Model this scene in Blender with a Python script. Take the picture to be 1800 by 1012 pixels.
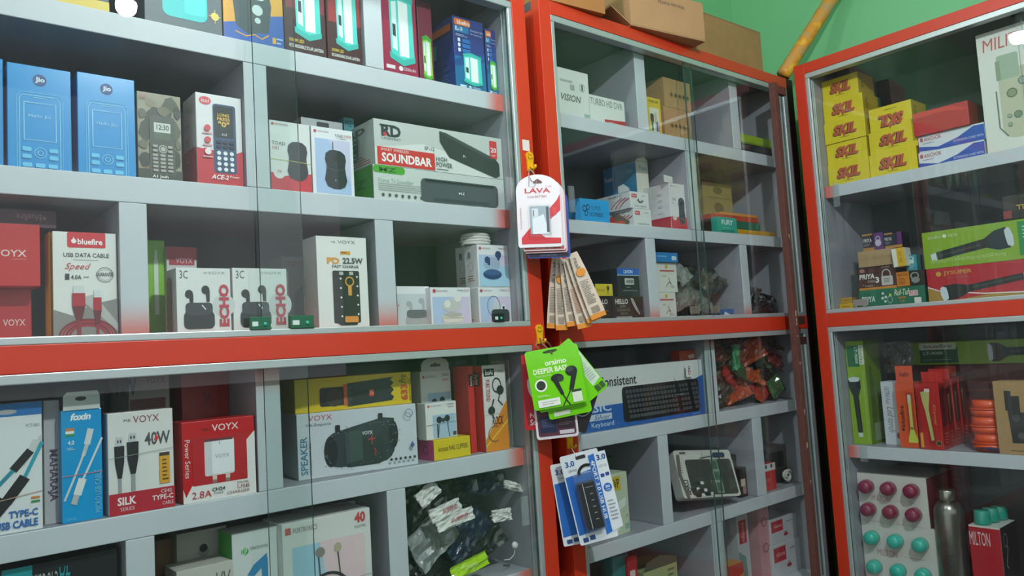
import bpy, bmesh, math, random
from mathutils import Vector, Matrix, noise, Euler
sc = bpy.context.scene
C = sc.collection
for o in list(bpy.data.objects): bpy.data.objects.remove(o)
PI = math.pi
# ------------------------------------------------------------------ camera, sky, exposure
H = 1.30                                   # eye height above the floor; shelf heights below are relative to it
FPX, YAW, PITCH, ROLL = 1354.1, 0.70006, 0.076412, -0.0596116
fw = Vector((math.sin(YAW)*math.cos(PITCH), math.cos(YAW)*math.cos(PITCH), math.sin(PITCH)))
r0 = Vector((math.cos(YAW), -math.sin(YAW), 0)); u0 = r0.cross(fw)
rt = r0*math.cos(ROLL) + u0*math.sin(ROLL); up = -r0*math.sin(ROLL) + u0*math.cos(ROLL)
cd = bpy.data.cameras.new('camera'); cam = bpy.data.objects.new('camera', cd); C.objects.link(cam)
cd.sensor_fit = 'HORIZONTAL'; cd.sensor_width = 36; cd.lens = 36*FPX/1800; cd.clip_start = .02; cd.clip_end = 60
m = Matrix((rt, up, -fw)).transposed().to_4x4(); m.translation = (0, 0, H); cam.matrix_world = m
sc.camera = cam
wd = bpy.data.worlds.new('overcast_daylight'); sc.world = wd; wd.use_nodes = True
bg = wd.node_tree.nodes['Background']; bg.inputs[0].default_value = (.90, .96, 1.0, 1); bg.inputs[1].default_value = .62
BULB_E = 1350.0
sc.view_settings.view_transform = 'Standard'; sc.view_settings.look = 'None'; sc.view_settings.gamma = 1
sc.view_settings.use_curve_mapping = False; sc.view_settings.exposure = 0.62
sc.cycles.caustics_reflective = False; sc.cycles.caustics_refractive = False
sc.cycles.transparent_max_bounces = 14; sc.cycles.max_bounces = 6; sc.cycles.diffuse_bounces = 3; sc.cycles.glossy_bounces = 3
sc.cycles.use_adaptive_sampling = True; sc.cycles.adaptive_threshold = .02

# ------------------------------------------------------------------ helpers: pixel rays to points in the place
YF, XF = 1.200, 2.080                      # front planes: back cabinets face -y, side cabinet faces -x
YS, XS = 1.235, 2.115                      # front edges of the shelves behind the glass
YB, XB = 1.540, 2.420                      # walls
def ray(u, v): return fw + rt*((u-900)/FPX) - up*((v-506)/FPX)
def W(u, v, y): d = ray(u, v); q = d*(y/d.y); q.z += H; return q
def WX(u, v, x): d = ray(u, v); q = d*(x/d.x); q.z += H; return q
def P(u, v, d=0.): return W(u, v, YS+d)
def Q(u, v, d=0.): return WX(u, v, XS+d)
def G(u, v, z): d = ray(u, v); q = d*(z/d.z); q.z += H; return q

def lin(h):
    c = [int(h[i:i+2], 16)/255 for i in (0, 2, 4)]
    return tuple(x/12.92 if x <= .04045 else ((x+.055)/1.055)**2.4 for x in c) + (1,)
MATS = {}
def M(h, rough=.45, metal=0., coat=0., grain=0., scale=60., bump=0., emit=0., trans=0.):
    k = (h, rough, metal, coat, grain, scale, bump, emit, trans)
    if k in MATS: return MATS[k]
    mt = bpy.data.materials.new('m_'+h); mt.use_nodes = True; nt = mt.node_tree; b = nt.nodes['Principled BSDF']
    col = lin(h); b.inputs['Base Color'].default_value = col; b.inputs['Roughness'].default_value = rough
    b.inputs['Metallic'].default_value = metal; b.inputs['Coat Weight'].default_value = coat; b.inputs['Coat Roughness'].default_value = .08
    if grain or bump:
        tc = nt.nodes.new('ShaderNodeTexCoord'); n = nt.nodes.new('ShaderNodeTexNoise'); n.inputs['Scale'].default_value = scale; n.inputs['Detail'].default_value = 5
        nt.links.new(tc.outputs['Object'], n.inputs['Vector'])
        if grain:
            mx = nt.nodes.new('ShaderNodeMix'); mx.data_type = 'RGBA'
            mx.inputs[6].default_value = tuple(x*(1-grain) for x in col[:3])+(1,); mx.inputs[7].default_value = tuple(min(1, x*(1+grain)) for x in col[:3])+(1,)
            nt.links.new(n.outputs['Fac'], mx.inputs[0]); nt.links.new(mx.outputs[2], b.inputs['Base Color'])
        if bump:
            bp = nt.nodes.new('ShaderNodeBump'); bp.inputs['Strength'].default_value = bump; bp.inputs['Distance'].default_value = .004
            nt.links.new(n.outputs['Fac'], bp.inputs['Height']); nt.links.new(bp.outputs['Normal'], b.inputs['Normal'])
    if emit: b.inputs['Emission Color'].default_value = col; b.inputs['Emission Strength'].default_value = emit
    MATS[k] = mt; return mt
def glassmat(name, tint, refl=1.0, haze=0.0, hazecol=(.8, .85, .85, 1), rough=0.0, f0=1.5, streak=False):
    mt = bpy.data.materials.new(name); mt.use_nodes = True; nt = mt.node_tree; nt.nodes.clear()
    out = nt.nodes.new('ShaderNodeOutputMaterial'); tr = nt.nodes.new('ShaderNodeBsdfTransparent'); tr.inputs[0].default_value = tint
    if refl is None: nt.links.new(tr.outputs[0], out.inputs[0]); return mt
    gl = nt.nodes.new('ShaderNodeBsdfGlossy'); gl.inputs['Roughness'].default_value = rough; gl.inputs['Color'].default_value = (refl, refl, refl, 1)
    ge = nt.nodes.new('ShaderNodeNewGeometry'); dt = nt.nodes.new('ShaderNodeVectorMath'); dt.operation = 'DOT_PRODUCT'
    nt.links.new(ge.outputs['Incoming'], dt.inputs[0]); nt.links.new(ge.outputs['Normal'], dt.inputs[1]); R_ = ((f0-1)/(f0+1))**2
    def mth(op, a, b=0., c=0.):                              # Schlick reflectance, the same from both sides of the sheet
        n_ = nt.nodes.new('ShaderNodeMath'); n_.operation = op
        for i_, x_ in enumerate((a, b, c)):
            if isinstance(x_, float): n_.inputs[i_].default_value = x_
            else: nt.links.new(x_, n_.inputs[i_])
        return n_.outputs[0]
    fr = mth('MULTIPLY_ADD', mth('POWER', mth('SUBTRACT', 1., mth('ABSOLUTE', dt.outputs['Value'])), 5.), 1-R_, R_)
    mx = nt.nodes.new('ShaderNodeMixShader'); nt.links.new(fr, mx.inputs[0])
    base = tr.outputs[0]
    if haze:
        df = nt.nodes.new('ShaderNodeBsdfDiffuse'); df.inputs[0].default_value = hazecol
        hz = nt.nodes.new('ShaderNodeMixShader'); hz.inputs[0].default_value = haze
        if streak:                                            # dust and wiping marks on the pane
            tc = nt.nodes.new('ShaderNodeTexCoord'); mp = nt.nodes.new('ShaderNodeMapping'); mp.inputs['Scale'].default_value = (1.5, 1.5, .35)
            n = nt.nodes.new('ShaderNodeTexNoise'); n.inputs['Scale'].default_value = 6; n.inputs['Detail'].default_value = 6; n.inputs['Distortion'].default_value = .6
            mr = nt.nodes.new('ShaderNodeMapRange'); mr.inputs[1].default_value = .35; mr.inputs[2].default_value = .75; mr.inputs[3].default_value = haze*.35; mr.inputs[4].default_value = haze*1.9
            nt.links.new(tc.outputs['Object'], mp.inputs[0]); nt.links.new(mp.outputs[0], n.inputs['Vector']); nt.links.new(n.outputs['Fac'], mr.inputs[0]); nt.links.new(mr.outputs[0], hz.inputs[0])
        nt.links.new(tr.outputs[0], hz.inputs[1]); nt.links.new(df.outputs[0], hz.inputs[2]); base = hz.outputs[0]
    nt.links.new(base, mx.inputs[1]); nt.links.new(gl.outputs[0], mx.inputs[2]); nt.links.new(mx.outputs[0], out.inputs[0]); return mt
GLASS = glassmat('cabinet_glass', (.92, .965, .945, 1), refl=1., haze=.012, streak=True)
GBACK = glassmat('cabinet_glass_inner', (.975, .99, .985, 1), refl=None)
GEDGE = M('3c5a50', .15)
ACRYL = glassmat('clear_acrylic', (.93, .96, .95, 1), haze=.10)
FILM = glassmat('clear_film', (.96, .97, .97, 1), haze=.05, rough=.12, f0=1.6)
BLIST = glassmat('clear_blister', (.97, .98, .98, 1), haze=.03, rough=.06)

def tag(o, label=None, cat=None, group=None, kind=None):
    if label: o['label'] = label
    if cat: o['category'] = cat
    if group: o['group'] = group
    if kind: o['kind'] = kind
    return o
def mesh(name, vs, fs, mats, mi=None, parent=None, smooth=False):
    me = bpy.data.meshes.new(name); me.from_pydata([tuple(v) for v in vs], [], fs)
    for x in (mats if isinstance(mats, (list, tuple)) else [mats]): me.materials.append(x)
    if mi: me.polygons.foreach_set('material_index', mi)
    if smooth: me.polygons.foreach_set('use_smooth', [True]*len(me.polygons))
    me.update()
    o = bpy.data.objects.new(name, me); C.objects.link(o)
    if parent: o.parent = parent
    return o
def empty(name, loc=(0, 0, 0)):
    o = bpy.data.objects.new(name, None); o.empty_display_size = .05; o.location = loc; C.objects.link(o); return o
def boxgeo(x0, y0, z0, x1, y1, z1, b=.0):
    if b <= 0:
        v = [(x, y, z) for z in (z0, z1) for y in (y0, y1) for x in (x0, x1)]
        return v, [(0, 2, 3, 1), (4, 5, 7, 6), (0, 1, 5, 4), (2, 6, 7, 3), (0, 4, 6, 2), (1, 3, 7, 5)]
    bm = bmesh.new(); bmesh.ops.create_cube(bm, size=1)
    for q in bm.verts: q.co = Vector(((q.co.x+.5)*(x1-x0)+x0, (q.co.y+.5)*(y1-y0)+y0, (q.co.z+.5)*(z1-z0)+z0))
    bmesh.ops.bevel(bm, geom=list(bm.edges), offset=b, segments=2, affect='EDGES', profile=.5)
    v = [tuple(q.co) for q in bm.verts]; bm.verts.index_update(); f = [[q.index for q in p.verts] for p in bm.faces]; bm.free(); return v, f
def cub(name, x0, y0, z0, x1, y1, z1, mat, parent=None, b=.001):
    """a bevelled board; z relative to eye height; object origin at its own base centre"""
    cx, cy = (x0+x1)/2, (y0+y1)/2
    v, f = boxgeo(x0-cx, y0-cy, 0, x1-cx, y1-cy, z1-z0, b)
    o = mesh(name, v, f, mat, parent=parent); o.location = (cx, cy, z0+H); return o
def tubegeo(path, r, n=8, closed=False, cap=True):
    path = [Vector(p) for p in path]; vs, fs = [], []; N = len(path); up_ = Vector((0, 0, 1)); prev = None
    for i, p in enumerate(path):
        a = path[i-1] if (i or closed) else p; b = path[(i+1) % N] if (i < N-1 or closed) else p
        t = (b-a).normalized()
        if prev is None: x = t.orthogonal().normalized()
        else: x = (prev - t*prev.dot(t)).normalized()
        prev = x; y = t.cross(x); rr = r[i] if isinstance(r, (list, tuple)) else r
        for k in range(n): a_ = 2*PI*k/n; vs.append(p + x*rr*math.cos(a_) + y*rr*math.sin(a_))
    for i in range(N if closed else N-1):
        for k in range(n):
            a0, a1 = i*n+k, i*n+(k+1) % n; j = (i+1) % N; fs.append((a0, a1, j*n+(k+1) % n, j*n+k))
    if cap and not closed: fs.append(list(range(n))[::-1]); fs.append([(N-1)*n+k for k in range(n)])
    return vs, fs
def tube(name, path, r, mat, parent=None, n=8, closed=False): v, f = tubegeo(path, r, n, closed); return mesh(name, v, f, mat, parent=parent, smooth=True)
def lathe(name, prof, mat, parent=None, n=24, smooth=True):
    vs, fs = [], []
    for (r, z) in prof:
        for k in range(n): a = 2*PI*k/n; vs.append((r*math.cos(a), r*math.sin(a), z))
    for i in range(len(prof)-1):
        for k in range(n): fs.append((i*n+k, i*n+(k+1) % n, (i+1)*n+(k+1) % n, (i+1)*n+k))
    fs.append(list(range(n))[::-1]); fs.append([(len(prof)-1)*n+k for k in range(n)])
    return mesh(name, vs, fs, mat, parent=parent, smooth=smooth)

# ------------------------------------------------------------------ print: lettering and flat artwork as thin raised shapes
TXT = {}
def glyphs(s, bold=0., it=0.):
    k = (s, bold, it)
    if k not in TXT:
        cu = bpy.data.curves.new('t', 'FONT'); cu.body = s; cu.resolution_u = 2; cu.offset = bold; cu.shear = it; cu.fill_mode = 'FRONT'
        o = bpy.data.objects.new('t', cu); me = o.to_mesh()
        v = [(q.co.x, q.co.y) for q in me.vertices]; f = [list(p.vertices) for p in me.polygons]; o.to_mesh_clear()
        bpy.data.objects.remove(o); bpy.data.curves.remove(cu)
        x0 = min(a for a, _ in v); x1 = max(a for a, _ in v); y0 = min(b for _, b in v); y1 = max(b for _, b in v)
        TXT[k] = ([((a-x0)/(x1-x0), (b-y0)/(y1-y0)) for a, b in v], f)
    return TXT[k]
class Thing:
    def __init__(s, name, label, cat, tl, tr, bl, t, col, group=None, outline=None, bev=.0008, root=None):
        ex = (tr-tl); s.w = ex.length; ex.normalize(); ez = tl-bl; s.h = ez.length; ez.normalize(); ey = ez.cross(ex).normalized(); s.t = t
        ex2 = (ex+ey.cross(ez)).normalized(); ez2 = ex2.cross(ey); s.w *= ex.dot(ex2); s.h *= ez.dot(ez2); mid = (tr+bl)/2; ex, ez = ex2, ez2; bl = mid-ex*s.w/2-ez*s.h/2
        mt = col if not isinstance(col, str) else M(col)
        mx = Matrix((ex, ey, ez)).transposed().to_4x4(); mx.translation = bl
        if outline: v, f = s.extrude(outline)
        else: v, f = boxgeo(0, 0, 0, s.w, t, s.h, min(bev, t*.3))
        s.o = mesh(name, v, f, mt); s.o.matrix_world = mx; tag(s.o, label, cat, group); s.mx = mx
        s.parts = {}; s.k = 0; s.f('F'); s.zt = (bl.z-H)+s.h*ez.z
    def extrude(s, pts):
        n = len(pts); v = [(u*s.w, 0, (1-q)*s.h) for u, q in pts]+[(u*s.w, s.t, (1-q)*s.h) for u, q in pts]
        return v, [list(range(n))[::-1], list(range(n, 2*n))]+[(i, (i+1) % n, n+(i+1) % n, n+i) for i in range(n)]
    def f(s, face):
        w, h, t = s.w, s.h, s.t
        s.fr = {'F': ((0, 0, 0), (1, 0, 0), (0, 0, 1), (0, -1, 0), w, h), 'L': ((0, t, 0), (0, -1, 0), (0, 0, 1), (-1, 0, 0), t, h),
                'R': ((w, 0, 0), (0, 1, 0), (0, 0, 1), (1, 0, 0), t, h), 'T': ((0, 0, h), (1, 0, 0), (0, 1, 0), (0, 0, 1), w, t)}[face]
        return s
    def add(s, part, vs, fs, col):
        O, U, V, N, w, h = s.fr; s.k += 1; off = .0003+.00009*s.k
        pv, pf, pm, mats = s.parts.setdefault(part, ([], [], [], []))
        mt = col if not isinstance(col, str) else M(col)
        if mt not in mats: mats.append(mt)
        i = mats.index(mt); b = len(pv)
        for a, c in vs: pv.append(tuple(O[j]+U[j]*a*w+V[j]*(1-c)*h+N[j]*off for j in range(3)))
        for q in fs: pf.append([b+x for x in q]); pm.append(i)
        return s
    def r(s, part, a, b, c, d, col): return s.add(part, [(a, d), (c, d), (c, b), (a, b)], [(0, 1, 2, 3)], col)
    def p(s, part, pts, col): return s.add(part, pts, [list(range(len(pts)))], col)
    def e(s, part, cu, ct, ru, rv, col, n=20):
        if rv is None: rv = ru*s.fr[4]/s.fr[5]
        return s.p(part, [(cu+ru*math.cos(2*PI*k/n), ct+rv*math.sin(2*PI*k/n)) for k in range(n)], col)
    def ring(s, part, cu, ct, ru, th, col, n=24, rv=None):
        if rv is None: rv = ru*s.fr[4]/s.fr[5]
        vs = [(cu+ru*q*math.cos(2*PI*k/n), ct+rv*q*math.sin(2*PI*k/n)) for q in (1, 1-th) for k in range(n)]
        return s.add(part, vs, [(k, (k+1) % n, n+(k+1) % n, n+k) for k in range(n)], col)
    def q(s, part, a, b, c, d, col, rad=.1, n=5):
        ru = rad; rv = rad*s.fr[4]/s.fr[5]; pts = []
        for cx, cy, a0 in ((c-ru, b+rv, -90), (c-ru, d-rv, 0), (a+ru, d-rv, 90), (a+ru, b+rv, 180)):
            for k in range(n): g = math.radians(a0+90*k/(n-1)); pts.append((cx+ru*math.cos(g), cy+rv*math.sin(g)))
        return s.p(part, pts, col)
    def ln(s, part, pts, wd_, col):
        w, h = s.fr[4], s.fr[5]; q = [Vector((a*w, b*h)) for a, b in pts]; vs, fs = [], []; hw = wd_*w/2
        for i, x in enumerate(q):
            d = (q[min(i+1, len(q)-1)]-q[max(i-1, 0)]); d = d.normalized() if d.length else Vector((1, 0)); n = Vector((-d.y, d.x))*hw
            for e in (x+n, x-n): vs.append((e.x/w, e.y/h))
        for i in range(len(q)-1): fs.append((2*i, 2*i+1, 2*i+3, 2*i+2))
        return s.add(part, vs, fs, col)
    def arc(s, part, cu, ct, ru, a0, a1, wd_, col, rv=None, n=18):
        if rv is None: rv = ru*s.fr[4]/s.fr[5]
        return s.ln(part, [(cu+ru*math.cos(math.radians(a0+(a1-a0)*k/n)), ct+rv*math.sin(math.radians(a0+(a1-a0)*k/n))) for k in range(n+1)], wd_, col)
    def t_(s, part, txt, a, b, c, d, col, rot=0, bold=0., it=0.):
        v, f = glyphs(txt, bold, it)
        if rot == 90: vs = [(a+(c-a)*(1-y), d-(d-b)*x) for x, y in v]        # reads upwards
        elif rot == -90: vs = [(a+(c-a)*y, b+(d-b)*x) for x, y in v]         # reads downwards
        elif rot == 180: vs = [(c-(c-a)*x, b+(d-b)*y) for x, y in v]
        else: vs = [(a+(c-a)*x, d-(d-b)*y) for x, y in v]
        return s.add(part, vs, f, col)
    def lines(s, part, a, b, c, d, n, col, rot=0):                            # rows of print too small to read
        rnd = random.Random(n*7+int(a*100)+int(b*1000))
        for i in range(n):
            y = b+(d-b)*(i+.25)/n; hh = (d-b)/n*.38
            s.r(part, a, y, a+(c-a)*(.65+.35*rnd.random()), y+hh, col)
        return s
    def done(s):
        for part, (pv, pf, pm, mats) in s.parts.items(): mesh(part, pv, pf, mats, pm, parent=s.o)
        s.parts = {}; return s
def Bx(name, label, cat, tl, tr, zb, t, col, pl=P, h=None, group=None, bev=.0008):
    a = pl(*tl); b = pl(*tr)
    zt = (zb+h+H) if h is not None else (a.z+b.z)/2
    if pl is P:                                               # keep clear of dividers and side panels
        za, z_ = zb, zt-H; m_ = (a.x+b.x)/2
        for e0, e1, q0, q1 in SOLID:
            if q0 < z_-.002 and q1 > za+.002:
                if m_ < (e0+e1)/2 and b.x > e0-.0012: b.x = e0-.0012
                if m_ > (e0+e1)/2 and a.x < e1+.0012: a.x = e1+.0012
    if pl is Q and a.y > 1.0872:                              # keep clear of the far side panel
        a.y = 1.0872
    a.z = b.z = zt; c = a.copy(); c.z = zb+H
    return Thing(name, label, cat, a, b, c, t, col, group, bev=bev)
def Card(name, label, cat, tl, tr, bl, t, col, y=None, pl=None, outline=None, group=None, th=.62, anchor=None):
    if pl: f = pl
    else:                                                     # a freely hanging card turned by th from the post it hangs on
        c0 = W(*(anchor or ((tr[0]+bl[0])/2, (tr[1]+bl[1])/2)), 1.15); c0 = c0+Vector((math.sin(th), math.cos(th), 0))*((y-1.15)*.8); n_ = Vector((math.sin(th), math.cos(th), 0)); o_ = Vector((0, 0, H))
        def f(u, v, d=0): r_ = ray(u, v); return o_+r_*((c0-o_).dot(n_)/r_.dot(n_))
    return Thing(name, label, cat, f(*tl), f(*tr), f(*bl), t, col, group, outline=outline)
def rrect(rad, asp, n=5, tr=None):
    pts = []
    for cx, cy, a0 in ((1-rad, rad*asp, -90), (1-rad, 1-rad*asp, 0), (rad, 1-rad*asp, 90), (rad, rad*asp, 180)):
        for k in range(n): g = math.radians(a0+90*k/(n-1)); pts.append((cx+rad*math.cos(g), cy+rad*asp*math.sin(g)))
    return pts

# ------------------------------------------------------------------ the room
WALL = M('7fc98f', .75, grain=.10, scale=3.0, bump=.15)
def struct(o): o['kind'] = 'structure'; return o
struct(cub('floor', -2.2, -2.2, -H-.1, XB, YB, -H-.0005, M('4c4844', .6, grain=.15, scale=4)))
struct(cub('wall_back', -2.2, YB, -H, XB+.1, YB+.1, 1.5, WALL))
struct(cub('wall_right', XB, -2.2, -H, XB+.1, YB, 1.5, WALL))
struct(cub('added_front_wall', -2.2, -2.3, -H, XB+.1, -2.2, -.12, M('4a5a4c', .7, grain=.1, scale=3)))  # unseen half wall, added to darken what the lower glass mirrors
struct(cub('ceiling', -2.2, -2.2, 1.5, XB+.1, YB+.1, 1.6, M('d8dcd6', .8, grain=.05, scale=2)))

# ------------------------------------------------------------------ display cabinets
RED = M('c4351a', .38, grain=.06, scale=2.5, coat=.15)
ALU = M('b9c4c2', .38, metal=.55, grain=.04, scale=30)
def whitepaint(name, planes):
    """pale grey paint with red overspray near the red frame (planes: axis, centre, reach)"""
    mt = bpy.data.materials.new(name); mt.use_nodes = True; nt = mt.node_tree; b = nt.nodes['Principled BSDF']; b.inputs['Roughness'].default_value = .5
    g = nt.nodes.new('ShaderNodeNewGeometry'); sp = nt.nodes.new('ShaderNodeSeparateXYZ'); nt.links.new(g.outputs['Position'], sp.inputs[0]); last = None
    for ax, c, reach in planes:
        s = nt.nodes.new('ShaderNodeMath'); s.operation = 'SUBTRACT'; nt.links.new(sp.outputs[ax], s.inputs[0]); s.inputs[1].default_value = c
        a = nt.nodes.new('ShaderNodeMath'); a.operation = 'ABSOLUTE'; nt.links.new(s.outputs[0], a.inputs[0])
        r = nt.nodes.new('ShaderNodeMapRange'); r.interpolation_type = 'SMOOTHSTEP'; r.inputs[1].default_value = reach*.25; r.inputs[2].default_value = reach; r.inputs[3].default_value = .85; r.inputs[4].default_value = 0
        nt.links.new(a.outputs[0], r.inputs[0])
        if last is None: last = r
        else:
            x = nt.nodes.new('ShaderNodeMath'); x.operation = 'MAXIMUM'; nt.links.new(last.outputs[0], x.inputs[0]); nt.links.new(r.outputs[0], x.inputs[1]); last = x
    n = nt.nodes.new('ShaderNodeTexNoise'); n.inputs['Scale'].default_value = 5; nt.links.new(g.outputs['Position'], n.inputs['Vector'])
    w = nt.nodes.new('ShaderNodeMix'); w.data_type = 'RGBA'; w.inputs[6].default_value = lin('bfc3c9'); w.inputs[7].default_value = lin('cdd0d5'); nt.links.new(n.outputs['Fac'], w.inputs[0])
    mx = nt.nodes.new('ShaderNodeMix'); mx.data_type = 'RGBA'; nt.links.new(last.outputs[0], mx.inputs[0]); nt.links.new(w.outputs[2], mx.inputs[6]); mx.inputs[7].default_value = lin('d84a2c')
    nt.links.new(mx.outputs[2], b.inputs['Base Color']); return mt
INNER = M('505456', .6, grain=.08, scale=5)
LINE = M('9a9aa1', .6, grain=.06, scale=5)
TOPZ, BOTZ = .768, -.78
R0, R1 = .003, .041                        # red middle rail
def cabinet(label, xf, L, Rr, shelves, divs, panes, overs, axis, shade_tinted_end=False):
    """axis 'x': front faces -y and runs along x (back wall); axis 'y': front faces -x (right wall).
    L/Rr: outer ends of the frame as (outer, inner channel edge, clear opening)"""
    (lo, lc, li), (ro, rc, ri) = L, Rr
    if axis == 'x': BB = lambda n, a0, d0, z0, a1, d1, z1, mt, p, b=.001: cub(n, a0, YF+d0, z0, a1, YF+d1, z1, mt, p, b)
    else: BB = lambda n, a0, d0, z0, a1, d1, z1, mt, p, b=.001: cub(n, XF+d0, -a1, z0, XF+d1, -a0, z1, mt, p, b)
    root = empty('display_cabinet', (0, 0, 0)); tag(root, label, 'cabinet', 'red framed display cabinets')
    WP = whitepaint('overspray_'+axis+str(int(lo*100)), overs)
    D = .325
    for a0, a1, c0, c1 in ((lo, li-.006, li-.006, li), (ri+.006, ro, ri, ri+.006)):
        BB('side_panel', a0, .026, BOTZ, a1, D, TOPZ-.02, RED, root); BB('side_lining', c0, .026, BOTZ, c1, D, TOPZ-.02, LINE, root)
    BB('top_panel', lo, .026, TOPZ-.02, ro, D, TOPZ, INNER, root); BB('bottom_panel', li, .026, BOTZ, ri, D, -.705, WP, root)
    BB('back_panel', li, D-.008, -.705, ri, D, TOPZ-.02, INNER, root)
    BB('plinth', lo+.01, .03, -H, ro-.01, D, BOTZ-.0005, M('6b2417', .6, grain=.1), root)
    BB('post', lo, 0, BOTZ, lc, .026, TOPZ, RED, root); BB('post', rc, 0, BOTZ, ro, .026, TOPZ, RED if not shade_tinted_end else M('2a1712', .7, grain=.2), root)  # near-black right post: shade of the corner gap put into its colour
    BB('rail', lc, 0, .737, rc, .026, TOPZ, RED, root); BB('rail', lc, 0, R0, rc, .026, R1, RED, root); BB('rail', lc, 0, BOTZ, rc, .026, -.725, RED, root)
    BB('middle_deck', li, .0265, R0+.004, ri, D-.009, R1+.006, WP, root)
    for z0, z1, zb, zt in ((R1, .737, R1+.011, .722), (-.725, R0, -.712, R0-.014)):
        BB('channel', lc, .001, zt, rc, .026, z1, ALU, root, .0015); BB('channel', lc, .001, z0, rc, .026, zb, ALU, root, .0015)
        for s_ in (0, 1):
            a0, a1 = (lc, li) if s_ == 0 else (ri, rc)
            BB('channel', a0, .001, zb, a1, .026, zt, ALU, root, .0015)
            b0 = li if s_ == 0 else ri-.0012
            for dd in (.004, .0145, .0245): BB('track_fin', b0, dd, zb, b0+.0012, dd+.0012, zt, ALU, root, 0)
    fr_ = Vector((0, -1, 0)) if axis == 'x' else Vector((-1, 0, 0))
    def faced(o_):                                            # painted front edge, unpainted grey board behind it
        o_.data.materials.append(LINE)
        for p_ in o_.data.polygons: p_.material_index = 0 if p_.normal.dot(fr_) > .3 else 1
    for z0, z1 in shelves: faced(BB('shelf', li+.0005, YS-YF, z0, ri-.0005, D-.009, z1, WP, root, .0012))
    for a0, a1, z0, z1 in divs: faced(BB('divider', a0, YS-YF, z0+.0004, a1, D-.0095, z1-.0004, WP, root, .0012))
    for a0, a1, z0, z1, dd, hx in panes:
        v, f = boxgeo(-(a1-a0)/2, 0, 0, (a1-a0)/2, .004, z1-z0)
        g = mesh('glass_pane', v, f, [GLASS, GEDGE, GBACK], [1, 1, 0, 2, 1, 1], parent=root)
        if axis == 'x': g.location = ((a0+a1)/2, YF+dd, z0+H)
        else: g.location = (XF+dd, -(a0+a1)/2, z0+H); g.rotation_euler = (0, 0, -PI/2)
        if hx:
            for hu, hz0, hz1 in hx:
                v, f = boxgeo(hu-.008, -.0055, hz0-z0, hu+.008, -.0003, hz1-z0, .0006)
                v = [(x-(a0+a1)/2, y, z) for x, y, z in v]; mesh('finger_pull', v, f, ACRYL, parent=g)
    return root
FULL_U, FULL_L = (R1+.008, .735), (-.718, R0-.006)
sA = [(.503, .540), (.250, .290), (-.244, -.208), (-.492, -.454)]
dA = [(.716, .755, .540, .745), (.482, .522, .290, .503), (.287, .326, .047, .250), (.719, .758, .047, .250), (.485, .526, -.208, .007), (.287, .326, -.454, -.244), (.718, .757, -.454, -.244), (.485, .526, -.705, -.492)]
pA = [(-.045, .567, *FULL_U, .016, None), (.488, 1.044, *FULL_U, .007, [(1.024, .298, .352)]), (-.045, .567, *FULL_L, .016, None), (.488, 1.044, *FULL_L, .007, [(1.014, -.356, -.300)])]
cabinet('red framed wall cabinet on the left with phone and cable boxes', YF, (-.095, -.058, -.047), (1.0935, 1.057, 1.046), sA, dA, pA, [(2, H+.022, .085), (0, 1.05, .06)], 'x')
sB = [(.494, .528), (.250, .281), (-.236, -.203), (-.482, -.449)]
dB = [(1.489, 1.528, .528, .745), (1.900, 1.938, .528, .745), (1.672, 1.715, .281, .494), (1.481, 1.518, .047, .250), (1.887, 1.922, .047, .250), (1.688, 1.732, -.203, .007), (1.473, 1.511, -.449, -.236), (1.878, 1.922, -.449, -.236), (1.660, 1.708, -.705, -.482)]
pB = [(1.182, 1.700, *FULL_U, .016, [(1.212, .293, .352)]), (1.655, 2.133, *FULL_U, .007, None), (1.182, 1.690, *FULL_L, .016, None), (1.645, 2.133, *FULL_L, .007, None)]
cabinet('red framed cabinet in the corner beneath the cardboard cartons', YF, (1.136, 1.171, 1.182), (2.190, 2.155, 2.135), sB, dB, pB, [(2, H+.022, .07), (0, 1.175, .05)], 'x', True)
sC = [(.371, .405), (-.364, -.330)]
pC = [(-1.089, -.52, *FULL_U, .007, None), (-.56, .0, *FULL_U, .016, None), (-1.089, -.52, *FULL_L, .007, None), (-.56, .0, *FULL_L, .016, None)]
cabinet('red framed cabinet on the right wall with torches and padlock boxes', XF, (-1.132, -1.1, -1.089), (.045, .01, -.002), sC, [], pC, [(1, 1.095, .05)], 'y')
SOLID = dA+dB+[(1.046, 1.182, -1, 1), (-.2, -.047, -1, 1), (2.135, 2.3, -1, 1)]

# ------------------------------------------------------------------ lamps
def bulb(p, lab, e):
    root = empty('light_bulb', (p[0], p[1], p[2]+H)); tag(root, lab, 'lamp')
    prof = [(.002, -.036), (.014, -.0345), (.024, -.028), (.030, -.017), (.032, -.004), (.030, .006)]
    lathe('globe', prof, M('f4f8ff', .4, emit=e), parent=root, n=20)
    lathe('heat_sink', [(.030, .0065), (.028, .03), (.018, .055), (.0135, .06), (.0135, .08)], M('e4e6e6', .4), parent=root, n=20)
    lathe('holder', [(.018, .0805), (.02, .10), (.012, .125), (.004, .13)], M('2a2a2c', .5), parent=root, n=16)
    tube('cord', [(0, 0, .129), (.004, 0, .2), (0, 0, 1.499-p[2])], .003, M('d8d8d4', .5), parent=root, n=6)
bulb((.64, -.175, 1.175), 'white light bulb hanging in the middle of the shop', BULB_E)
bulb((.62, .965, 1.13), 'white light bulb hanging in front of the left cabinet', BULB_E*.18)

# ------------------------------------------------------------------ things on the shelves
RA = {1: .5402, 2: .2902, 3: .0472, 4: -.2078, 5: -.4538}      # deck heights, left cabinet
RB = {1: .5282, 2: .2812, 3: .0472, 4: -.2028, 5: -.4488, 6: -.7048}
RC = {1: .4052, 2: .0472, 3: -.3298, 4: -.7048}
WHT, BLK, REDP, DK = 'e6e6e4', '1c1e20', 'c8202c', '2a2c2f'

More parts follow.
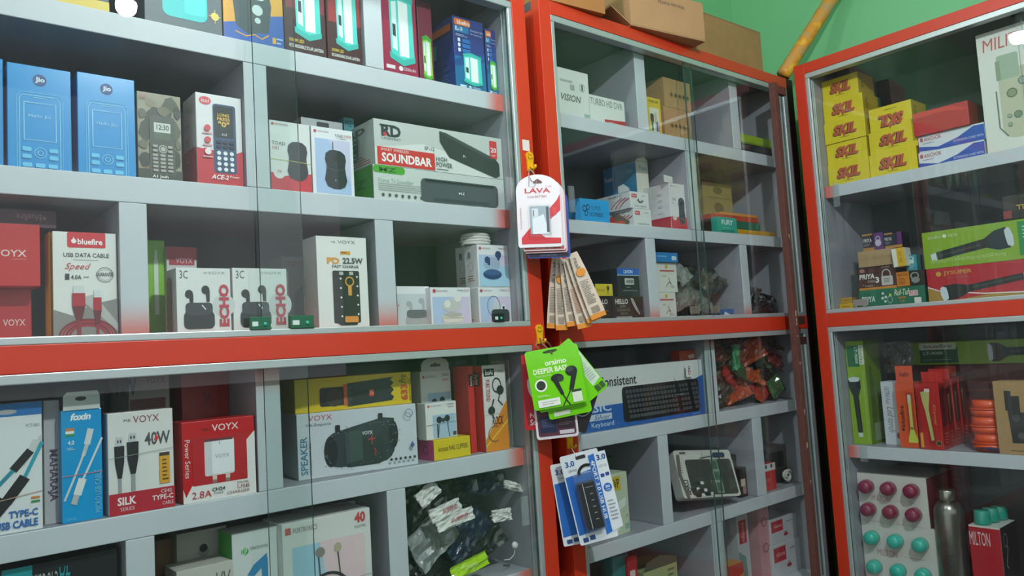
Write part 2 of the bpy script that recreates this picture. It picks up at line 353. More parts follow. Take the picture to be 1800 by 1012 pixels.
def lantern(b, part, a, t, c, d, body='4fd0c4', tubec='eef4f0', dark='2b3a40'):
    w, h = c-a, d-t
    pt = lambda x, y: (a+w*x, t+h*y)
    b.p(part, [pt(.08, .06), pt(.5, 0), pt(.95, .07), pt(.98, .95), pt(.55, 1), pt(.10, .90)], body)
    b.p(part, [pt(.05, .02), pt(.5, -.05), pt(1, .04), pt(.97, .12), pt(.5, .06), pt(.08, .11)], '39b4a8' if body == '4fd0c4' else '4ea83a')
    b.p(part, [pt(.42, .10), pt(.78, .12), pt(.78, .90), pt(.42, .90)], tubec)
    b.p(part, [pt(.16, .14), pt(.34, .12), pt(.34, .84), pt(.16, .80)], 'dff2ee')
    b.p(part, [pt(.18, .45), pt(.30, .46), pt(.30, .64), pt(.18, .62)], dark)
    b.p(part, [pt(.03, .86), pt(.55, .95), pt(1, .88), pt(1, .96), pt(.55, 1.04), pt(.05, .95)], '39b4a8' if body == '4fd0c4' else '4ea83a')
def mouse(b, a, t, c, d, part='product_picture', col='23282b'):
    w, h = c-a, d-t
    pts = [(.5, 0), (.75, .02), (.93, .10), (.98, .25), (.92, .42), (.95, .60), (1, .78), (.9, .93), (.68, 1), (.4, 1), (.12, .94), (.0, .78), (.06, .6), (.1, .42), (.03, .25), (.08, .1), (.26, .02)]
    b.p(part, [(a+w*x, t+h*y) for x, y in pts], col); b.e(part, a+w*.5, t+h*.2, w*.07, h*.09, '0e1011')
    b.ln(part, [(a+w*.08, t+h*.47), (a+w*.5, t+h*.53), (a+w*.92, t+h*.47)], .012, '4a5054')
def buds(b, a, t, c, d, col='26282a', lid='3a3d40', part='product_picture', open_=True):
    w, h = c-a, d-t; pt = lambda x, y: (a+w*x, t+h*y)
    for x, y in ((.18, .12), (.72, .02)):
        b.e(part, *pt(x, y+.08), w*.13, h*.10, col); b.p(part, [pt(x, y+.08), pt(x+.14, y+.1), pt(x+.13, y+.36), pt(x+.03, y+.36)], col)
    if open_: b.q(part, a+w*.06, t+h*.40, c-w*.06, t+h*.78, lid, w*.12)
    b.q(part, a, t+h*.60, c, d, col, w*.16); b.e(part, *pt(.5, .62), w*.44, h*.07, lid)
def plug_usb(b, part, x, t, d, w, boot='1f2224', metal='c9ccce', cable='9a9c9e', end=1.):
    h = d-t
    b.r(part, x-w*.32, t, x+w*.32, t+h*.12, metal); b.r(part, x-w*.2, t+h*.04, x-w*.06, t+h*.08, '4a4a4a'); b.r(part, x+w*.06, t+h*.04, x+w*.2, t+h*.08, '4a4a4a')
    b.p(part, [(x-w*.5, t+h*.12), (x+w*.5, t+h*.12), (x+w*.46, t+h*.34), (x+w*.2, t+h*.55), (x-w*.2, t+h*.55), (x-w*.46, t+h*.34)], boot)
    b.r(part, x-w*.16, t+h*.55, x+w*.16, t+h*end, cable)
def flashlight(b, part, x0, y0, x1, y1, w, col='1d2420', rim='c8d0d4'):
    """torch drawn from its head (x0,y0) to its tail (x1,y1); w = head half width in units of the face height"""
    fw_, fh = b.fr[4], b.fr[5]; a = Vector((x0*fw_, y0*fh)); z = Vector((x1*fw_, y1*fh)); d = z-a; L = d.length; d.normalize(); n = Vector((-d.y, d.x)); w = w*fh
    q = lambda s_, o_: ((a+d*s_*L+n*o_*w).x/fw_, (a+d*s_*L+n*o_*w).y/fh)
    b.p(part, [q(.0, -.85), q(.03, -1), q(.16, -.95), q(.30, -.45), q(.92, -.40), q(.92, .40), q(.30, .45), q(.16, .95), q(.03, 1), q(0, .85)], col)
    b.p(part, [q(-.025, -.8), q(.0, -.95), q(.045, -.72), q(.05, 0), q(.045, .72), q(0, .95), q(-.025, .8), q(-.04, 0)], rim); b.p(part, [q(.93, -.38), q(1, -.30), q(1, .30), q(.93, .38)], rim)
    b.p(part, [q(.35, -.12), q(.9, -.10), q(.9, .05), q(.35, .06)], '38423c')

# ---- left cabinet, top row
b = Bx('lantern_box', 'dark box with yellow lower edge, leftmost on the top shelf', 'box', (62, 2, .03), (192, 12, .03), RA[1], .10, '4a5055', h=.19)
b.r('band', 0, .86, 1, 1, 'd8b83a').r('panel', .3, 0, .95, .84, '5c646a').e('product_picture', .6, .5, .2, None, '30363a').done()
b = Bx('radio_box', 'dark grey box with a turquoise radio picture and small sun', 'box', (254, 20, .012), (391, 50, .012), RA[1], .10, '566066', h=.19)
b.q('product_picture', .22, .30, .80, .90, '35c6c4', .1).r('product_picture', .45, .05, .6, .45, 'b8d8d8').q('product_picture', .5, .62, .78, .85, '4ad4d2', .05)
b.e('sun_mark', .90, .82, .055, None, 'e8d060').ln('sun_mark', [(.82, .82), (.98, .82)], .01, 'e8d060').ln('sun_mark', [(.9, .76), (.9, .88)], .01, 'e8d060').done()
b = Bx('lantern_box', 'yellow and blue box with a black solar lantern picture', 'box', (393, 50, .012), (499, 72, .012), RA[1], .10, 'e9a63a', h=.185)
b.p('lower_panel', [(0, .84), (.4, .78), (.7, .70), (1, .66), (1, 1), (0, 1)], '2f5cb0').p('product_picture', [(.22, .38), (.72, .36), (.8, .6), (.74, .86), (.55, .88), (.4, .91), (.2, .84), (.16, .6)], '39474c')
b.q('product_picture', .34, .30, .68, .56, 'dfe9ea', .05).e('product_picture', .56, .66, .09, None, 'cfd8d8').e('product_picture', .56, .76, .05, None, 'cfd8d8').ln('product_picture', [(.18, .9), (.36, .93), (.5, .9), (.62, .93), (.74, .88)], .02, 'e9a63a')
b.r('print', .80, .89, .86, .95, 'e9a63a').lines('print', .87, .88, .98, .96, 2, 'a8c0e8').done()
def lantern_box(u0, v0, u1, v1, lab, top, dark, h, sub):
    b = Bx('lantern_box', lab, 'box', (u0, v0, .012), (u1, v1, .012), RA[1], .11, top, h=h)
    b.r('maroon_panel', 0, .55, 1, 1, dark).r('edge_band', 0, 0, .05, 1, dark)  # printed darker maroon on the lower half and left edge
    lantern(b, 'product_picture', .22, .16, .90, .82)
    for k in range(5): b.e('badge', .2+.16*k, .09+.012*k, .05, None, 'e0763a')
    b.t_('title', '3000M LED', .10, .85, .45, .885, 'e8c83a', bold=.01).t_('subtitle', 'RECHARGEABLE SOLAR LANTERN', .10, .905, .92, .94, 'ece8e4', bold=.01).done()
lantern_box(501, 90, 574, 108, 'dark red box with a turquoise lantern, left of the two lantern twins', '7a2428', '3a1a1c', .185, 0)
lantern_box(577, 105, 643, 120, 'dark red box with a turquoise lantern, right of the two lantern twins', '9a2a2c', '40181a', .170, 1)
b = Bx('lantern_box', 'maroon box with a tall turquoise lantern beside the white divider', 'box', (673, 120, .012), (736, 134, .012), RA[1], .10, '9c1c44', h=.185)
lantern(b, 'product_picture', .18, .10, .92, .86); b.r('print', .10, .90, .34, .94, 'e8d8dc').e('print', .5, .92, .06, None, 'e8e0e2').t_('print', '2200mAh', .58, .90, .92, .935, 'e8d8dc').done()
b = Bx('lantern_box', 'maroon box with a lime lantern behind the tall lantern box', 'box', (739, 134, .03), (764, 140, .03), RA[1], .10, '7c1c3c', h=.175)
lantern(b, 'product_picture', .2, .42, .9, .93, '8fd44a'); b.done()
def torch_blue(u0, v0, u1, v1, lab, body, lamp):
    b = Bx('lantern_box', lab, 'box', (u0, v0, .012), (u1, v1, .012), RA[1], .12, body)
    b.r('lower_panel', 0, .55, 1, 1, '1f6a9c').p('lower_panel', [(0, .62), (.4, .5), (1, .46), (1, .56), (0, .7)], '1f4e8c')
    b.q('logo', .04, .03, .56, .12, 'e8742c', .04).t_('logo', 'bluefire', .14, .045, .54, .105, 'f4ece4', bold=.015)
    b.r('title', .04, .13, .5, .22, '2a7ab0').t_('title', 'EL-10', .06, .14, .3, .20, 'eef2f4', bold=.02)
    b.t_('tagline', 'Emergency light', .56, .14, .98, .175, 'c8d4ec').t_('tagline', 'for every way', .56, .19, .94, .225, 'c8d4ec')
    b.lines('tagline', .06, .24, .45, .28, 2, 'b8c8e4')
    for k in range(3): b.q('icons', .12, .30+.07*k, .2, .35+.07*k, 'dfe6f0', .02); b.r('icons', .26, .30+.07*k, .52, .355+.07*k, '2a6cb0')
    lantern(b, 'product_picture', .22, .50, .88, .92, lamp); b.r('print', .12, .945, .32, .975, 'c8dce8').e('print', .44, .96, .04, None, 'c8dce8').t_('print', '1200mAh', .52, .945, .78, .975, 'c8dce8')
    b.f('L').r('side_print', .3, .10, .95, .2, 'c0622a').r('side_print', .2, .3, .5, .5, '3a8a88').lines('side_print', .15, .55, .9, .9, 8, '4a5a80').done(); return b
torch_blue(795, 27, 848, 40, 'navy box with an orange logo and turquoise emergency lamp', '2c3a80', '4fd0c4')
torch_blue(852, 51, 893, 60, 'navy box with a lime emergency lamp beside the cabinet jamb', '2c3a80', '7fd84e')

# ---- left cabinet, second row
def jio(tl, tr, lab, full=True):
    b = Bx('phone_box', lab, 'box', tl, tr, RA[2], .055, M('0b8fd2', .25, coat=.5), group='blue phone boxes')
    if full:
        b.e('logo', .5, .135, .11, None, '2c4c86').t_('logo', 'Jio', .43, .105, .58, .165, 'e4ecf4', bold=.03)
        lt = '86d0ee'
        b.ln('phone_outline', [(.18, 1), (.18, .33), (.22, .29), (.78, .29), (.82, .33), (.82, 1)], .012, lt); b.ln('phone_outline', [(.14, 1), (.14, .32), (.2, .265), (.8, .265), (.86, .32), (.86, 1)], .012, '55b8e2')
        b.ln('phone_outline', [(.25, .36), (.75, .36), (.75, .72), (.25, .72), (.25, .36)], .016, '96d6f0').t_('screen_text', 'Hello Jio', .32, .47, .67, .51, 'a8dcf4')
        b.ln('phone_outline', [(.4, .31), (.6, .31)], .012, lt).ring('phone_outline', .5, .84, .1, .14, '70c6ea').ring('phone_outline', .5, .84, .05, .3, '70c6ea')
        for k in range(2):
            for s_ in (0, 1): b.q('phone_outline', .22+.42*s_, .79+.07*k, .36+.42*s_, .83+.07*k, '62bfe6', .02)
        for k in range(3): b.q('phone_outline', .22+.2*k, .94, .37+.2*k, .98, '62bfe6', .02)
    return b.done()
jio((-80, 88, .02), (5, 106, .02), 'plain blue phone box cut off by the left edge', False)
jio((12, 107, .012), (124, 127, .012), 'blue phone box with a phone outline, left of the matching pair')
jio((135, 123.5, .012), (236, 143, .012), 'blue phone box with a phone outline, right of the matching pair')
def camo_pts(cx, cy, rx, ry, sd):
    rnd = random.Random(sd); return [(cx+rx*(.7+.5*rnd.random())*math.cos(2*PI*k/9), cy+ry*(.7+.5*rnd.random())*math.sin(2*PI*k/9)) for k in range(9)]
b = Bx('phone_box', 'camouflage patterned phone box between the blue and red ones', 'box', (240, 157, .012), (317, 173, .012), RA[2], .05, M('8f8872', .4))
for cx, cy, rx, ry, c_ in ((.3, .12, .12, .05, '8a7f68'), (.75, .12, .2, .09, '4e5140'), (.16, .45, .15, .12, '3f4536'), (.14, .78, .13, .1, '33382c'), (.85, .42, .13, .12, '565844'), (.5, .30, .34, .16, '3a4032'), (.85, .75, .12, .14, '33382c'), (.2, .93, .16, .07, '8a6a44'), (.45, .62, .2, .1, '454a3a'), (.9, .2, .1, .08, '33382c'), (.1, .25, .1, .06, '55584a'), (.12, .6, .1, .06, '6a6450'), (.92, .58, .08, .06, '6a6450'), (.6, .2, .16, .06, '6d6850')):
    b.p('camouflage', [(min(1, max(0, x)), min(1, max(0, y))) for x, y in camo_pts(cx, cy, rx, ry, int(cx*99+cy*77))], c_)
b.r('camouflage', 0, .88, 1, 1, '3a4034').q('phone_picture', .26, .26, .84, .94, '4a4f44', .08).r('phone_picture', .36, .34, .74, .53, 'c8ccc4')
b.r('phone_picture', .36, .45, .74, .53, '55604c')
b.t_('screen_text', '12:30', .42, .36, .70, .42, '3a4038', bold=.02).e('phone_picture', .56, .64, .1, None, 'b4b4aa').ring('phone_picture', .56, .64, .08, .3, '5a5c54')
for j in range(5):
    for i in range(3): b.q('keypad', .32+.17*i, .70+.044*j, .44+.17*i, .728+.044*j, 'a4a098', .02)
for i in (0, 2): b.q('keypad', .32+.17*i, .60, .43+.17*i, .63, 'a4a098', .02); b.q('keypad', .32+.17*i, .65, .43+.17*i, .68, 'a4a098', .02)
b.t_('title', 'A1 Josh', .30, .945, .66, .985, 'ece8e0', bold=.02).t_('logo', 'itel', .05, .03, .2, .08, 'b85a50').done()
b = Bx('phone_box', 'white and red phone box with a black keypad phone', 'box', (343, 161, .012), (424, 174, .012), RA[2], .065, M('dfdcdc', .35))
b.p('red_base', [(0, .60), (.12, .61), (.2, .595), (.35, .62), (.55, .60), (.7, .615), (.85, .63), (1, .60), (1, 1), (0, 1)], 'c5232f')
b.e('logo', .20, .08, .13, .045, 'd84a54').t_('logo', 'itel', .12, .06, .28, .1, 'f4e8e8')
b.q('phone_picture', .36, .10, .86, .86, '2c4a6c', .06).q('phone_picture', .39, .12, .80, .47, '131a1c', .04)
b.t_('screen_text', 'LONG', .46, .20, .72, .235, 'e8b83a', bold=.02).t_('screen_text', 'PRESS', .45, .245, .73, .28, 'e8b83a', bold=.02).t_('screen_text', '"0"', .47, .29, .72, .35, 'e8b83a', bold=.03).t_('screen_text', 'ACE', .54, .42, .66, .445, 'dfe4e4')
for j in range(4):
    for i in range(3): b.e('keypad', .47+.14*i, .64+.06*j, .045, .022, 'e4e8ea')
for i in range(3): b.q('keypad', .42+.14*i, .50, .53+.14*i, .535, '1a2a38', .02); b.q('keypad', .42+.14*i, .55, .53+.14*i, .585, '1a2a38', .02)
for k in range(3): b.e('icons', .23, .38+.13*k, .07, None, 'd84a54' if k < 2 else 'f0e0e0'); b.r('icons', .12, .43+.13*k, .33, .445+.13*k, 'd8a0a4')
b.t_('title', 'ACE-2', .28, .885, .66, .935, 'f2f0f0', bold=.02, it=.3).t_('title', 'Power', .68, .885, .9, .91, 'f2f0f0', it=.2)
b.f('L').r('red_base', 0, .60, 1, 1, 'b01e2a').t_('side_print', 'ACE-2', .3, .3, .6, .75, 'c88a8e', rot=90).done()

# TOAD mice and soundbars
b = Bx('mouse_box', 'white mouse box with red base, beside the divider', 'box', (473, 210, .012), (544, 220, .012), RA[2], .055, M('dcdcd9', .4))
b.p('red_base', [(0, .74), (.35, .78), (.6, .74), (1, .72), (1, 1), (0, 1)], 'cf2733').e('badge', .2, .74, .14, None, 'e4dcda').t_('badge', '3B', .14, .70, .26, .74, 'b05a5a').t_('logo', 'PORTRONICS', .12, .035, .45, .06, 'b06a70').e('logo', .07, .05, .03, None, 'c04a50')
b.t_('title', 'TOAD', .04, .295, .36, .345, '5e6266').t_('title', '101', .06, .365, .2, .41, 'c87a6a'); mouse(b, .40, .27, .92, .83)
b.ln('rubber_band', [(0, .55), (.5, .56), (1, .575)], .012, 'c8c060').done()
b = Bx('mouse_box', 'white mouse box with pale blue panel and black mouse', 'box', (546, 218, .012), (619, 233, .012), RA[2], .055, M('e4e4e6', .4))
b.r('blue_panel', .08, .17, .92, .97, 'a9bfe0').p('blue_panel', [(.4, .17), (.92, .17), (.92, .8)], 'c9c8e0').e('logo', .09, .07, .035, None, 'c04a50').t_('logo', 'PORTRONICS', .15, .055, .42, .08, 'b89098')
b.t_('title', 'TOAD', .56, .08, .77, .12, '5e6266').t_('title', '103', .80, .075, .96, .115, 'c86a72').lines('title', .66, .13, .92, .15, 1, 'a0a0a8')
mouse(b, .28, .32, .82, .90); b.ln('product_picture', [(.5, .2), (.5, .33)], .018, '23282b').t_('product_picture', 'P', .52, .76, .57, .79, '8a9094').done()
b = Bx('accessory_box', 'pale grey box with a hanging slot behind the mouse boxes', 'box', (529, 205, .085), (602, 216, .085), RA[2], .06, M('b9babb', .5))
b.q('hanging_slot', .36, .03, .66, .09, '3a3c3e', .03).done()
b = Bx('cable_box', 'small teal box wedged beside the soundbar carton', 'box', (604, 205, .10), (622, 209, .10), RA[2], .05, '4f8f98'); b.t_('logo', 'MZ', .1, .03, .8, .10, '2a4a60').done()
mz = Bx('soundbar_box', 'green and white soundbar carton at the bottom of the pair', 'box', (655, 283.5, .012), (901, 322, .012), RA[2], .13, M('c9cdc9', .4))
mz.q('logo', 0, 0, .22, .22, '4aa028', .02).t_('logo', 'MZ', .04, .05, .16, .18, '2c5a24', bold=.03).t_('title', 'Home Tv Soundbar', .03, .36, .28, .48, '8aa898', it=.2)
for k in range(4): mz.r('stripes', .03, .50+.06*k, .37, .53+.06*k, 'a8aca8')
for k in range(7): mz.e('icons', .06+.045*k, .84, .010, None, '4a5450')
mz.q('product_picture', .33, .24, .94, .93, '4c5056', .03).q('product_picture', .36, .24, .91, .36, '383b40', .015).r('product_picture', .42, .80, .86, .90, '3a3d42').q('badge', .61, .54, .67, .66, '22262a', .004).t_('badge', 'MZ', .615, .56, .665, .64, 'e0e4e4', bold=.02)
mz.t_('slogan', 'televisn a partners', .50, .95, .75, .995, '6a7a70', it=.3).f('L').r('green_side', 0, 0, 1, 1, '3f8c2c').t_('logo', 'MZ', .2, .35, .8, .6, '2f6a28', bold=.02).done()
rd = Bx('soundbar_box', 'grey soundbar carton with a red title bar, on top of the pair', 'box', (656, 204, .012), (901, 250, .012), mz.zt+.0004, .13, M('c3c6c2', .4))
rd.p('light_panel', [(0, .62), (.35, .42), (.6, .55), (.95, 1), (0, 1)], 'd8dad6').t_('logo', 'RD', .05, .10, .19, .36, '30383c', bold=.04).t_('logo', 'UNIFIRST', .05, .38, .19, .43, '5a6468').e('logo', .075, .31, .012, None, 'd0363a').ln('logo', [(.04, .12), (.12, .12)], .01, '30383c')
rd.r('title_bar', .015, .60, .435, .985, 'd0302e').t_('title', 'SMART WIRELESS', .04, .62, .24, .68, 'f0dcd8').t_('title', 'SOUNDBAR', .045, .72, .41, .92, 'f6f2f0', bold=.03).t_('title', 'SP-12', .36, .46, .435, .54, '4a5052')
rd.t_('subtitle', 'HiGH', .445, .66, .53, .76, '3a4042', bold=.01).t_('subtitle', 'POWER', .445, .78, .57, .89, '3a4042', bold=.01).lines('subtitle', .445, .92, .57, .97, 1, '6a7072')
rd.p('product_picture', [(.48, .06), (.53, .08), (.93, .52), (.965, .64), (.965, .93), (.93, .99), (.55, .64), (.48, .30)], '2e3234').p('product_picture', [(.48, .06), (.53, .08), (.93, .52), (.91, .58), (.5, .13)], '44484a').t_('product_picture', 'R', .66, .54, .685, .60, 'c8ccca')
rd.r('badge', .89, .10, .95, .52, 'd03032').t_('badge', '20', .897, .26, .943, .38, 'f4eeee', bold=.02).t_('badge', 'WATT', .90, .43, .94, .475, 'f0dcdc')
rd.f('L').t_('logo', 'RD', .25, .10, .75, .24, '4a5054', bold=.03).lines('side_print', .2, .72, .9, .95, 4, 'b05050')
for k in range(4): rd.ring('side_print', .45, .36+.1*k, .10, .3, '5a6064')
rd.done()

# ---- left cabinet, third row
lo = Bx('cable_box', 'red cable box beneath another red one, cut off by the left edge', 'box', (-60, 508, .055), (55, 507, .055), RA[3], .08, M('b81e20', .4))
lo.t_('logo', 'VOYX', .55, .56, .90, .68, 'e8c8c4', bold=.01).done()
hi = Bx('cable_box', 'red cable box stacked on another red one, cut off by the left edge', 'box', (-55, 389, .02), (70, 395, .02), lo.zt+.0004, .12, M('c31a18', .4))
hi.t_('logo', 'VOYX', .32, .42, .80, .53, 'efc9c4', bold=.01).lines('logo', .6, .56, .8, .58, 1, 'd88a80').done()
b = Bx('cable_box', 'flat dark purple box lying upside down on the red boxes', 'box', (-40, 362, .05), (99, 372, .05), hi.zt+.0004, .10, M('4a2230', .4)); b.t_('logo', 'bluefire', .48, .25, .80, .62, 'c08a94', rot=180).e('logo', .84, .45, .02, None, 'c08a94').done()
b = Bx('cable_box', 'white data cable box with red braided cable and yellow side', 'box', (92, 408, .012), (207, 409, .012), RA[3], .045, M('e3e1dc', .4))
b.q('logo', .22, -.0, .82, .145, 'cf2430', .03).e('logo', .32, .085, .04, None, 'f4ecec').p('logo', [(.29, .09), (.32, .045), (.35, .09)], 'f4ecec').t_('logo', 'bluefire', .38, .06, .77, .115, 'f6eeee', bold=.025)
b.t_('title', 'USB DATA CABLE', .16, .195, .87, .235, '3c3c3e', bold=.01).lines('title', .30, .255, .74, .265, 1, '9a9a98').t_('speed', 'Speed', .18, .29, .58, .365, 'c43a40', it=.4)
b.r('rating', .18, .39, .245, .445, '333638').t_('rating', '4.0A', .27, .40, .43, .44, '3c3e40', bold=.01).lines('rating', .46, .41, .58, .43, 1, '8a8a8a')
b.ring('stamp', .80, .395, .135, .08, '7a7a78').ring('stamp', .80, .395, .10, .06, '8a8a88').t_('stamp', 'GUARANTEE', .66, .375, .94, .41, '5a5a58', bold=.02)
b.p('grey_panel', [(0, .72), (.3, .78), (.55, .68), (1, .62), (1, 1), (0, 1)], '8a8682').p('grey_panel', [(.35, .62), (.62, .58), (1, .86), (1, .93), (.55, .70)], 'b8b4b0')
for k in range(4): b.arc('cable_picture', .52, .975, .44-.05*k, 182, 358, .035, 'a02432' if k % 2 else '7c1c28', rv=.16-.018*k)
for x, wd_, tt in ((.38, .20, .50), (.67, .13, .54)):
    b.r('plug_picture', x-wd_*.4, tt, x+wd_*.4, tt+.07, 'd4d6d6'); b.r('plug_picture', x-wd_/2, tt+.07, x+wd_/2, tt+.19, 'b02030'); b.p('plug_picture', [(x-wd_/2, tt+.19), (x+wd_/2, tt+.19), (x+wd_*.22, tt+.32), (x-wd_*.22, tt+.32)], '6a1c24'); b.r('plug_picture', x-wd_*.16, tt+.32, x+wd_*.16, .99, '8c2430')
b.f('L').r('yellow_side', 0, 0, 1, 1, 'f2b428').done()
b = Bx('cable_box', 'lime green cable box in shadow behind the divider', 'box', (245, 420, .12), (289, 424, .12), RA[3], .05, M('83c41f', .4)); b.r('plug_picture', .55, .2, .72, .75, 'dfe8d8').p('plug_picture', [(.6, .1), (.68, .1), (.7, .2), (.57, .2)], 'e8eee4').done()
b = Bx('accessory_pouch', 'white pouch with red header standing behind the earbud box', 'pouch', (292, 434, .11), (345, 434, .11), RA[3], .02, M('d8d4d4', .4)); b.r('header', 0, 0, 1, .14, 'b02a36').q('header', .08, .10, .92, .2, 'b02a36', .03).t_('header', 'VOYX', .3, .12, .85, .18, 'e8c8cc').done()
def echo(tl, tr, lab):
    b = Bx('earbuds_box', lab, 'box', tl, tr, RA[3], .06, M('e2e1de', .4), group='white earbud boxes with red lettering')
    b.e('grey_disc', .86, .56, .22, None, 'd0cfce').t_('badge', '3C', .06, .04, .21, .16, '54585a').t_('logo', 'VOYX', .58, .05, .90, .09, '9a9a9a').t_('logo', 'MR', .50, .055, .56, .085, 'a8a8a8')
    buds(b, .12, .26, .68, .90); b.ln('product_picture', [(.45, .55), (.52, .62)], .02, 'e8eaea').t_('title', 'ECHO', .77, .24, .96, .87, 'c23444', rot=90, bold=.045)
    b.lines('print', .42, .95, .62, .965, 1, 'c08a8a').f('L')
    for k in range(6): b.e('side_icons', .45, .22+.125*k, .2, None, '9a7a5a')
    b.done()
echo((309, 471, .012), (404, 471, .012), 'white earbud box with red upright title, left of the twin boxes'); echo((408, 472, .012), (503, 471, .012), 'white earbud box with red upright title, behind the green clip')
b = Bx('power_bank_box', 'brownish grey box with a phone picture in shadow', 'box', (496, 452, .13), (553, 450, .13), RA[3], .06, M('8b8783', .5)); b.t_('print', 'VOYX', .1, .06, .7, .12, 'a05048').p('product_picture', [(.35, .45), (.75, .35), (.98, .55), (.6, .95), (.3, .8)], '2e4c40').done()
b = Bx('power_bank_box', 'tall white power bank box with black and orange device', 'box', (555, 415, .012), (643, 417, .012), RA[3], .055, M('e6e3df', .4))
b.t_('logo', 'VOYX', .42, .04, .77, .075, '6c6c6c').t_('logo', 'MR', .29, .05, .38, .07, '8a8a8a').r('badge', .46, .155, .66, .19, 'e09a34').lines('badge', .48, .16, .64, .185, 1, '6a4a1a')
b.t_('title', 'PD', .19, .225, .44, .295, 'e39a3a', bold=.05).t_('title', '22.5W', .50, .225, .91, .29, '4e4e4e', bold=.035).t_('title', 'FAST CHARGE', .29, .305, .82, .335, '4e4e4e', bold=.015)
b.q('product_picture', .29, .365, .82, .92, '23241f', .03).p('product_picture', [(.33, .91), (.78, .90), (.74, .945), (.42, .945)], '1a1b18').r('product_picture', .42, .375, .50, .41, 'b8b8b0').r('product_picture', .62, .375, .70, .41, 'b8b8b0')
b.ring('product_picture', .62, .48, .09, .25, 'e3a034').r('product_picture', .585, .52, .655, .63, 'e3a034').q('product_picture', .50, .85, .77, .915, 'e3913a', .02)
for k in range(5): b.e('product_picture', .44, .45+.1*k, .018, None, 'e8e8e0'); b.e('product_picture', .77, .43+.1*k, .018, None, 'e8e8e0')
b.t_('capacity', '24000', .34, .965, .82, 1.0, 'd8c8a0').done()

def tws(name, lab, tl, tr, zb, t, kind, n):
    b = Bx('earbuds_box', lab, 'box', tl, tr, zb, t, M('e4e2e4', .4))
    if kind == 'grey': b.r('panel', 0, .18, 1, 1, 'c9cdd0'); buds(b, .22, .28, .93, .98, 'a9abac', '6a6c6e'); b.t_('badge', '6', .01, .40, .05, .48, 'c8404a')
    else:
        b.r('panel', .04, .24, .97, .98, 'b4c4e4').p('panel', [(.5, .24), (.97, .24), (.97, .98), (.25, .98)], 'd4c4dc').e('logo', .09, .09, .04, None, 'c8404a').t_('logo', 'PORTRONICS', .15, .07, .42, .11, '9a8a90').t_('title', 'TWINS', .66, .06, .82, .10, '5a5a60').t_('title', n, .84, .05, .96, .11, 'c86a72')
        if kind == 'white': b.e('product_picture', .50, .46, .24, .17, 'c8c4c0'); b.e('product_picture', .40, .42, .08, None, 'e4e0da'); b.e('product_picture', .66, .26, .09, None, 'e4e0da'); b.q('product_picture', .25, .66, .78, .90, 'dcd4c8', .1); b.e('product_picture', .52, .7, .24, .06, 'b8b0a8')
        elif kind == 'blue':
            b.r('panel', .04, .50, .97, .98, 'a8cce4'); b.e('product_picture', .44, .46, .27, .17, '9fb0c8'); b.e('product_picture', .30, .36, .09, None, '22386c'); b.e('product_picture', .66, .23, .10, None, '22386c'); b.r('product_picture', .3, .36, .38, .48, '22386c'); b.r('product_picture', .62, .25, .7, .36, '22386c'); b.e('product_picture', .44, .70, .30, .12, '1c3a70'); b.e('product_picture', .44, .66, .26, .06, '35558c')
        else: b.ring('product_picture', .45, .50, .2, .06, '3a3c40', rv=.28); b.e('product_picture', .5, .5, .1, None, 'c8ccd0'); b.e('product_picture', .75, .54, .07, None, 'e8e8e8'); b.e('product_picture', .75, .54, .04, None, '2a2c30'); b.q('product_picture', .36, .58, .92, .95, '2c2e32', .1)
    b.f('L').r('side_print', .3, .15, .5, .3, '8a8a8c').lines('side_print', .25, .7, .8, .86, 3, 'b07a5a').ring('side_print', .5, .5, .22, .15, 'c8c0b8').done(); return b
g = tws('e', 'white box with grey open earbud case beside the divider', (697, 503, .03), (754, 503, .03), RA[3], .08, 'grey', '')
w_ = tws('e', 'white earbud box with cream earbuds, middle of the bottom row', (756, 505, .012), (826, 505, .012), RA[3], .07, 'white', 'S19')
k_ = tws('e', 'white earbud box with black neck loop picture, under the blue earbud box', (840, 505, .012), (899, 505, .012), RA[3], .075, 'loop', 'S13')
u_ = tws('e', 'white earbud box with navy earbuds on top of the stack', (838, 430, .012), (896, 431, .012), k_.zt+.0004, .045, 'blue', 'S10')
v_ = tws('e', 'white earbud box at the back of the top stack', (824, 432, .063), (880, 433, .063), k_.zt+.0004, .05, 'plain', 'S10')
b = Bx('charger_box', 'small white charger box lying on the earbud boxes', 'box', (826, 405, .07), (852, 406, .07), v_.zt+.0004, .03, M('d4d0cc', .5), h=.024); b.t_('logo', 'VM', .1, .35, .4, .6, 'a0a0a0').done()
cp = P(880, 418, .10)
co = tube('cable_coil', [Vector((.030*math.cos(a*.45)*(1+.1*math.sin(a)), .026*math.sin(a*.45), .004+.006*(a//14))) for a in range(0, 56)], .0032, M('dcd8d2', .4), n=6)
co.location = (.985, YS+.045, u_.zt+H+.001); tag(co, 'coil of white cable lying on the earbud boxes', 'cable')
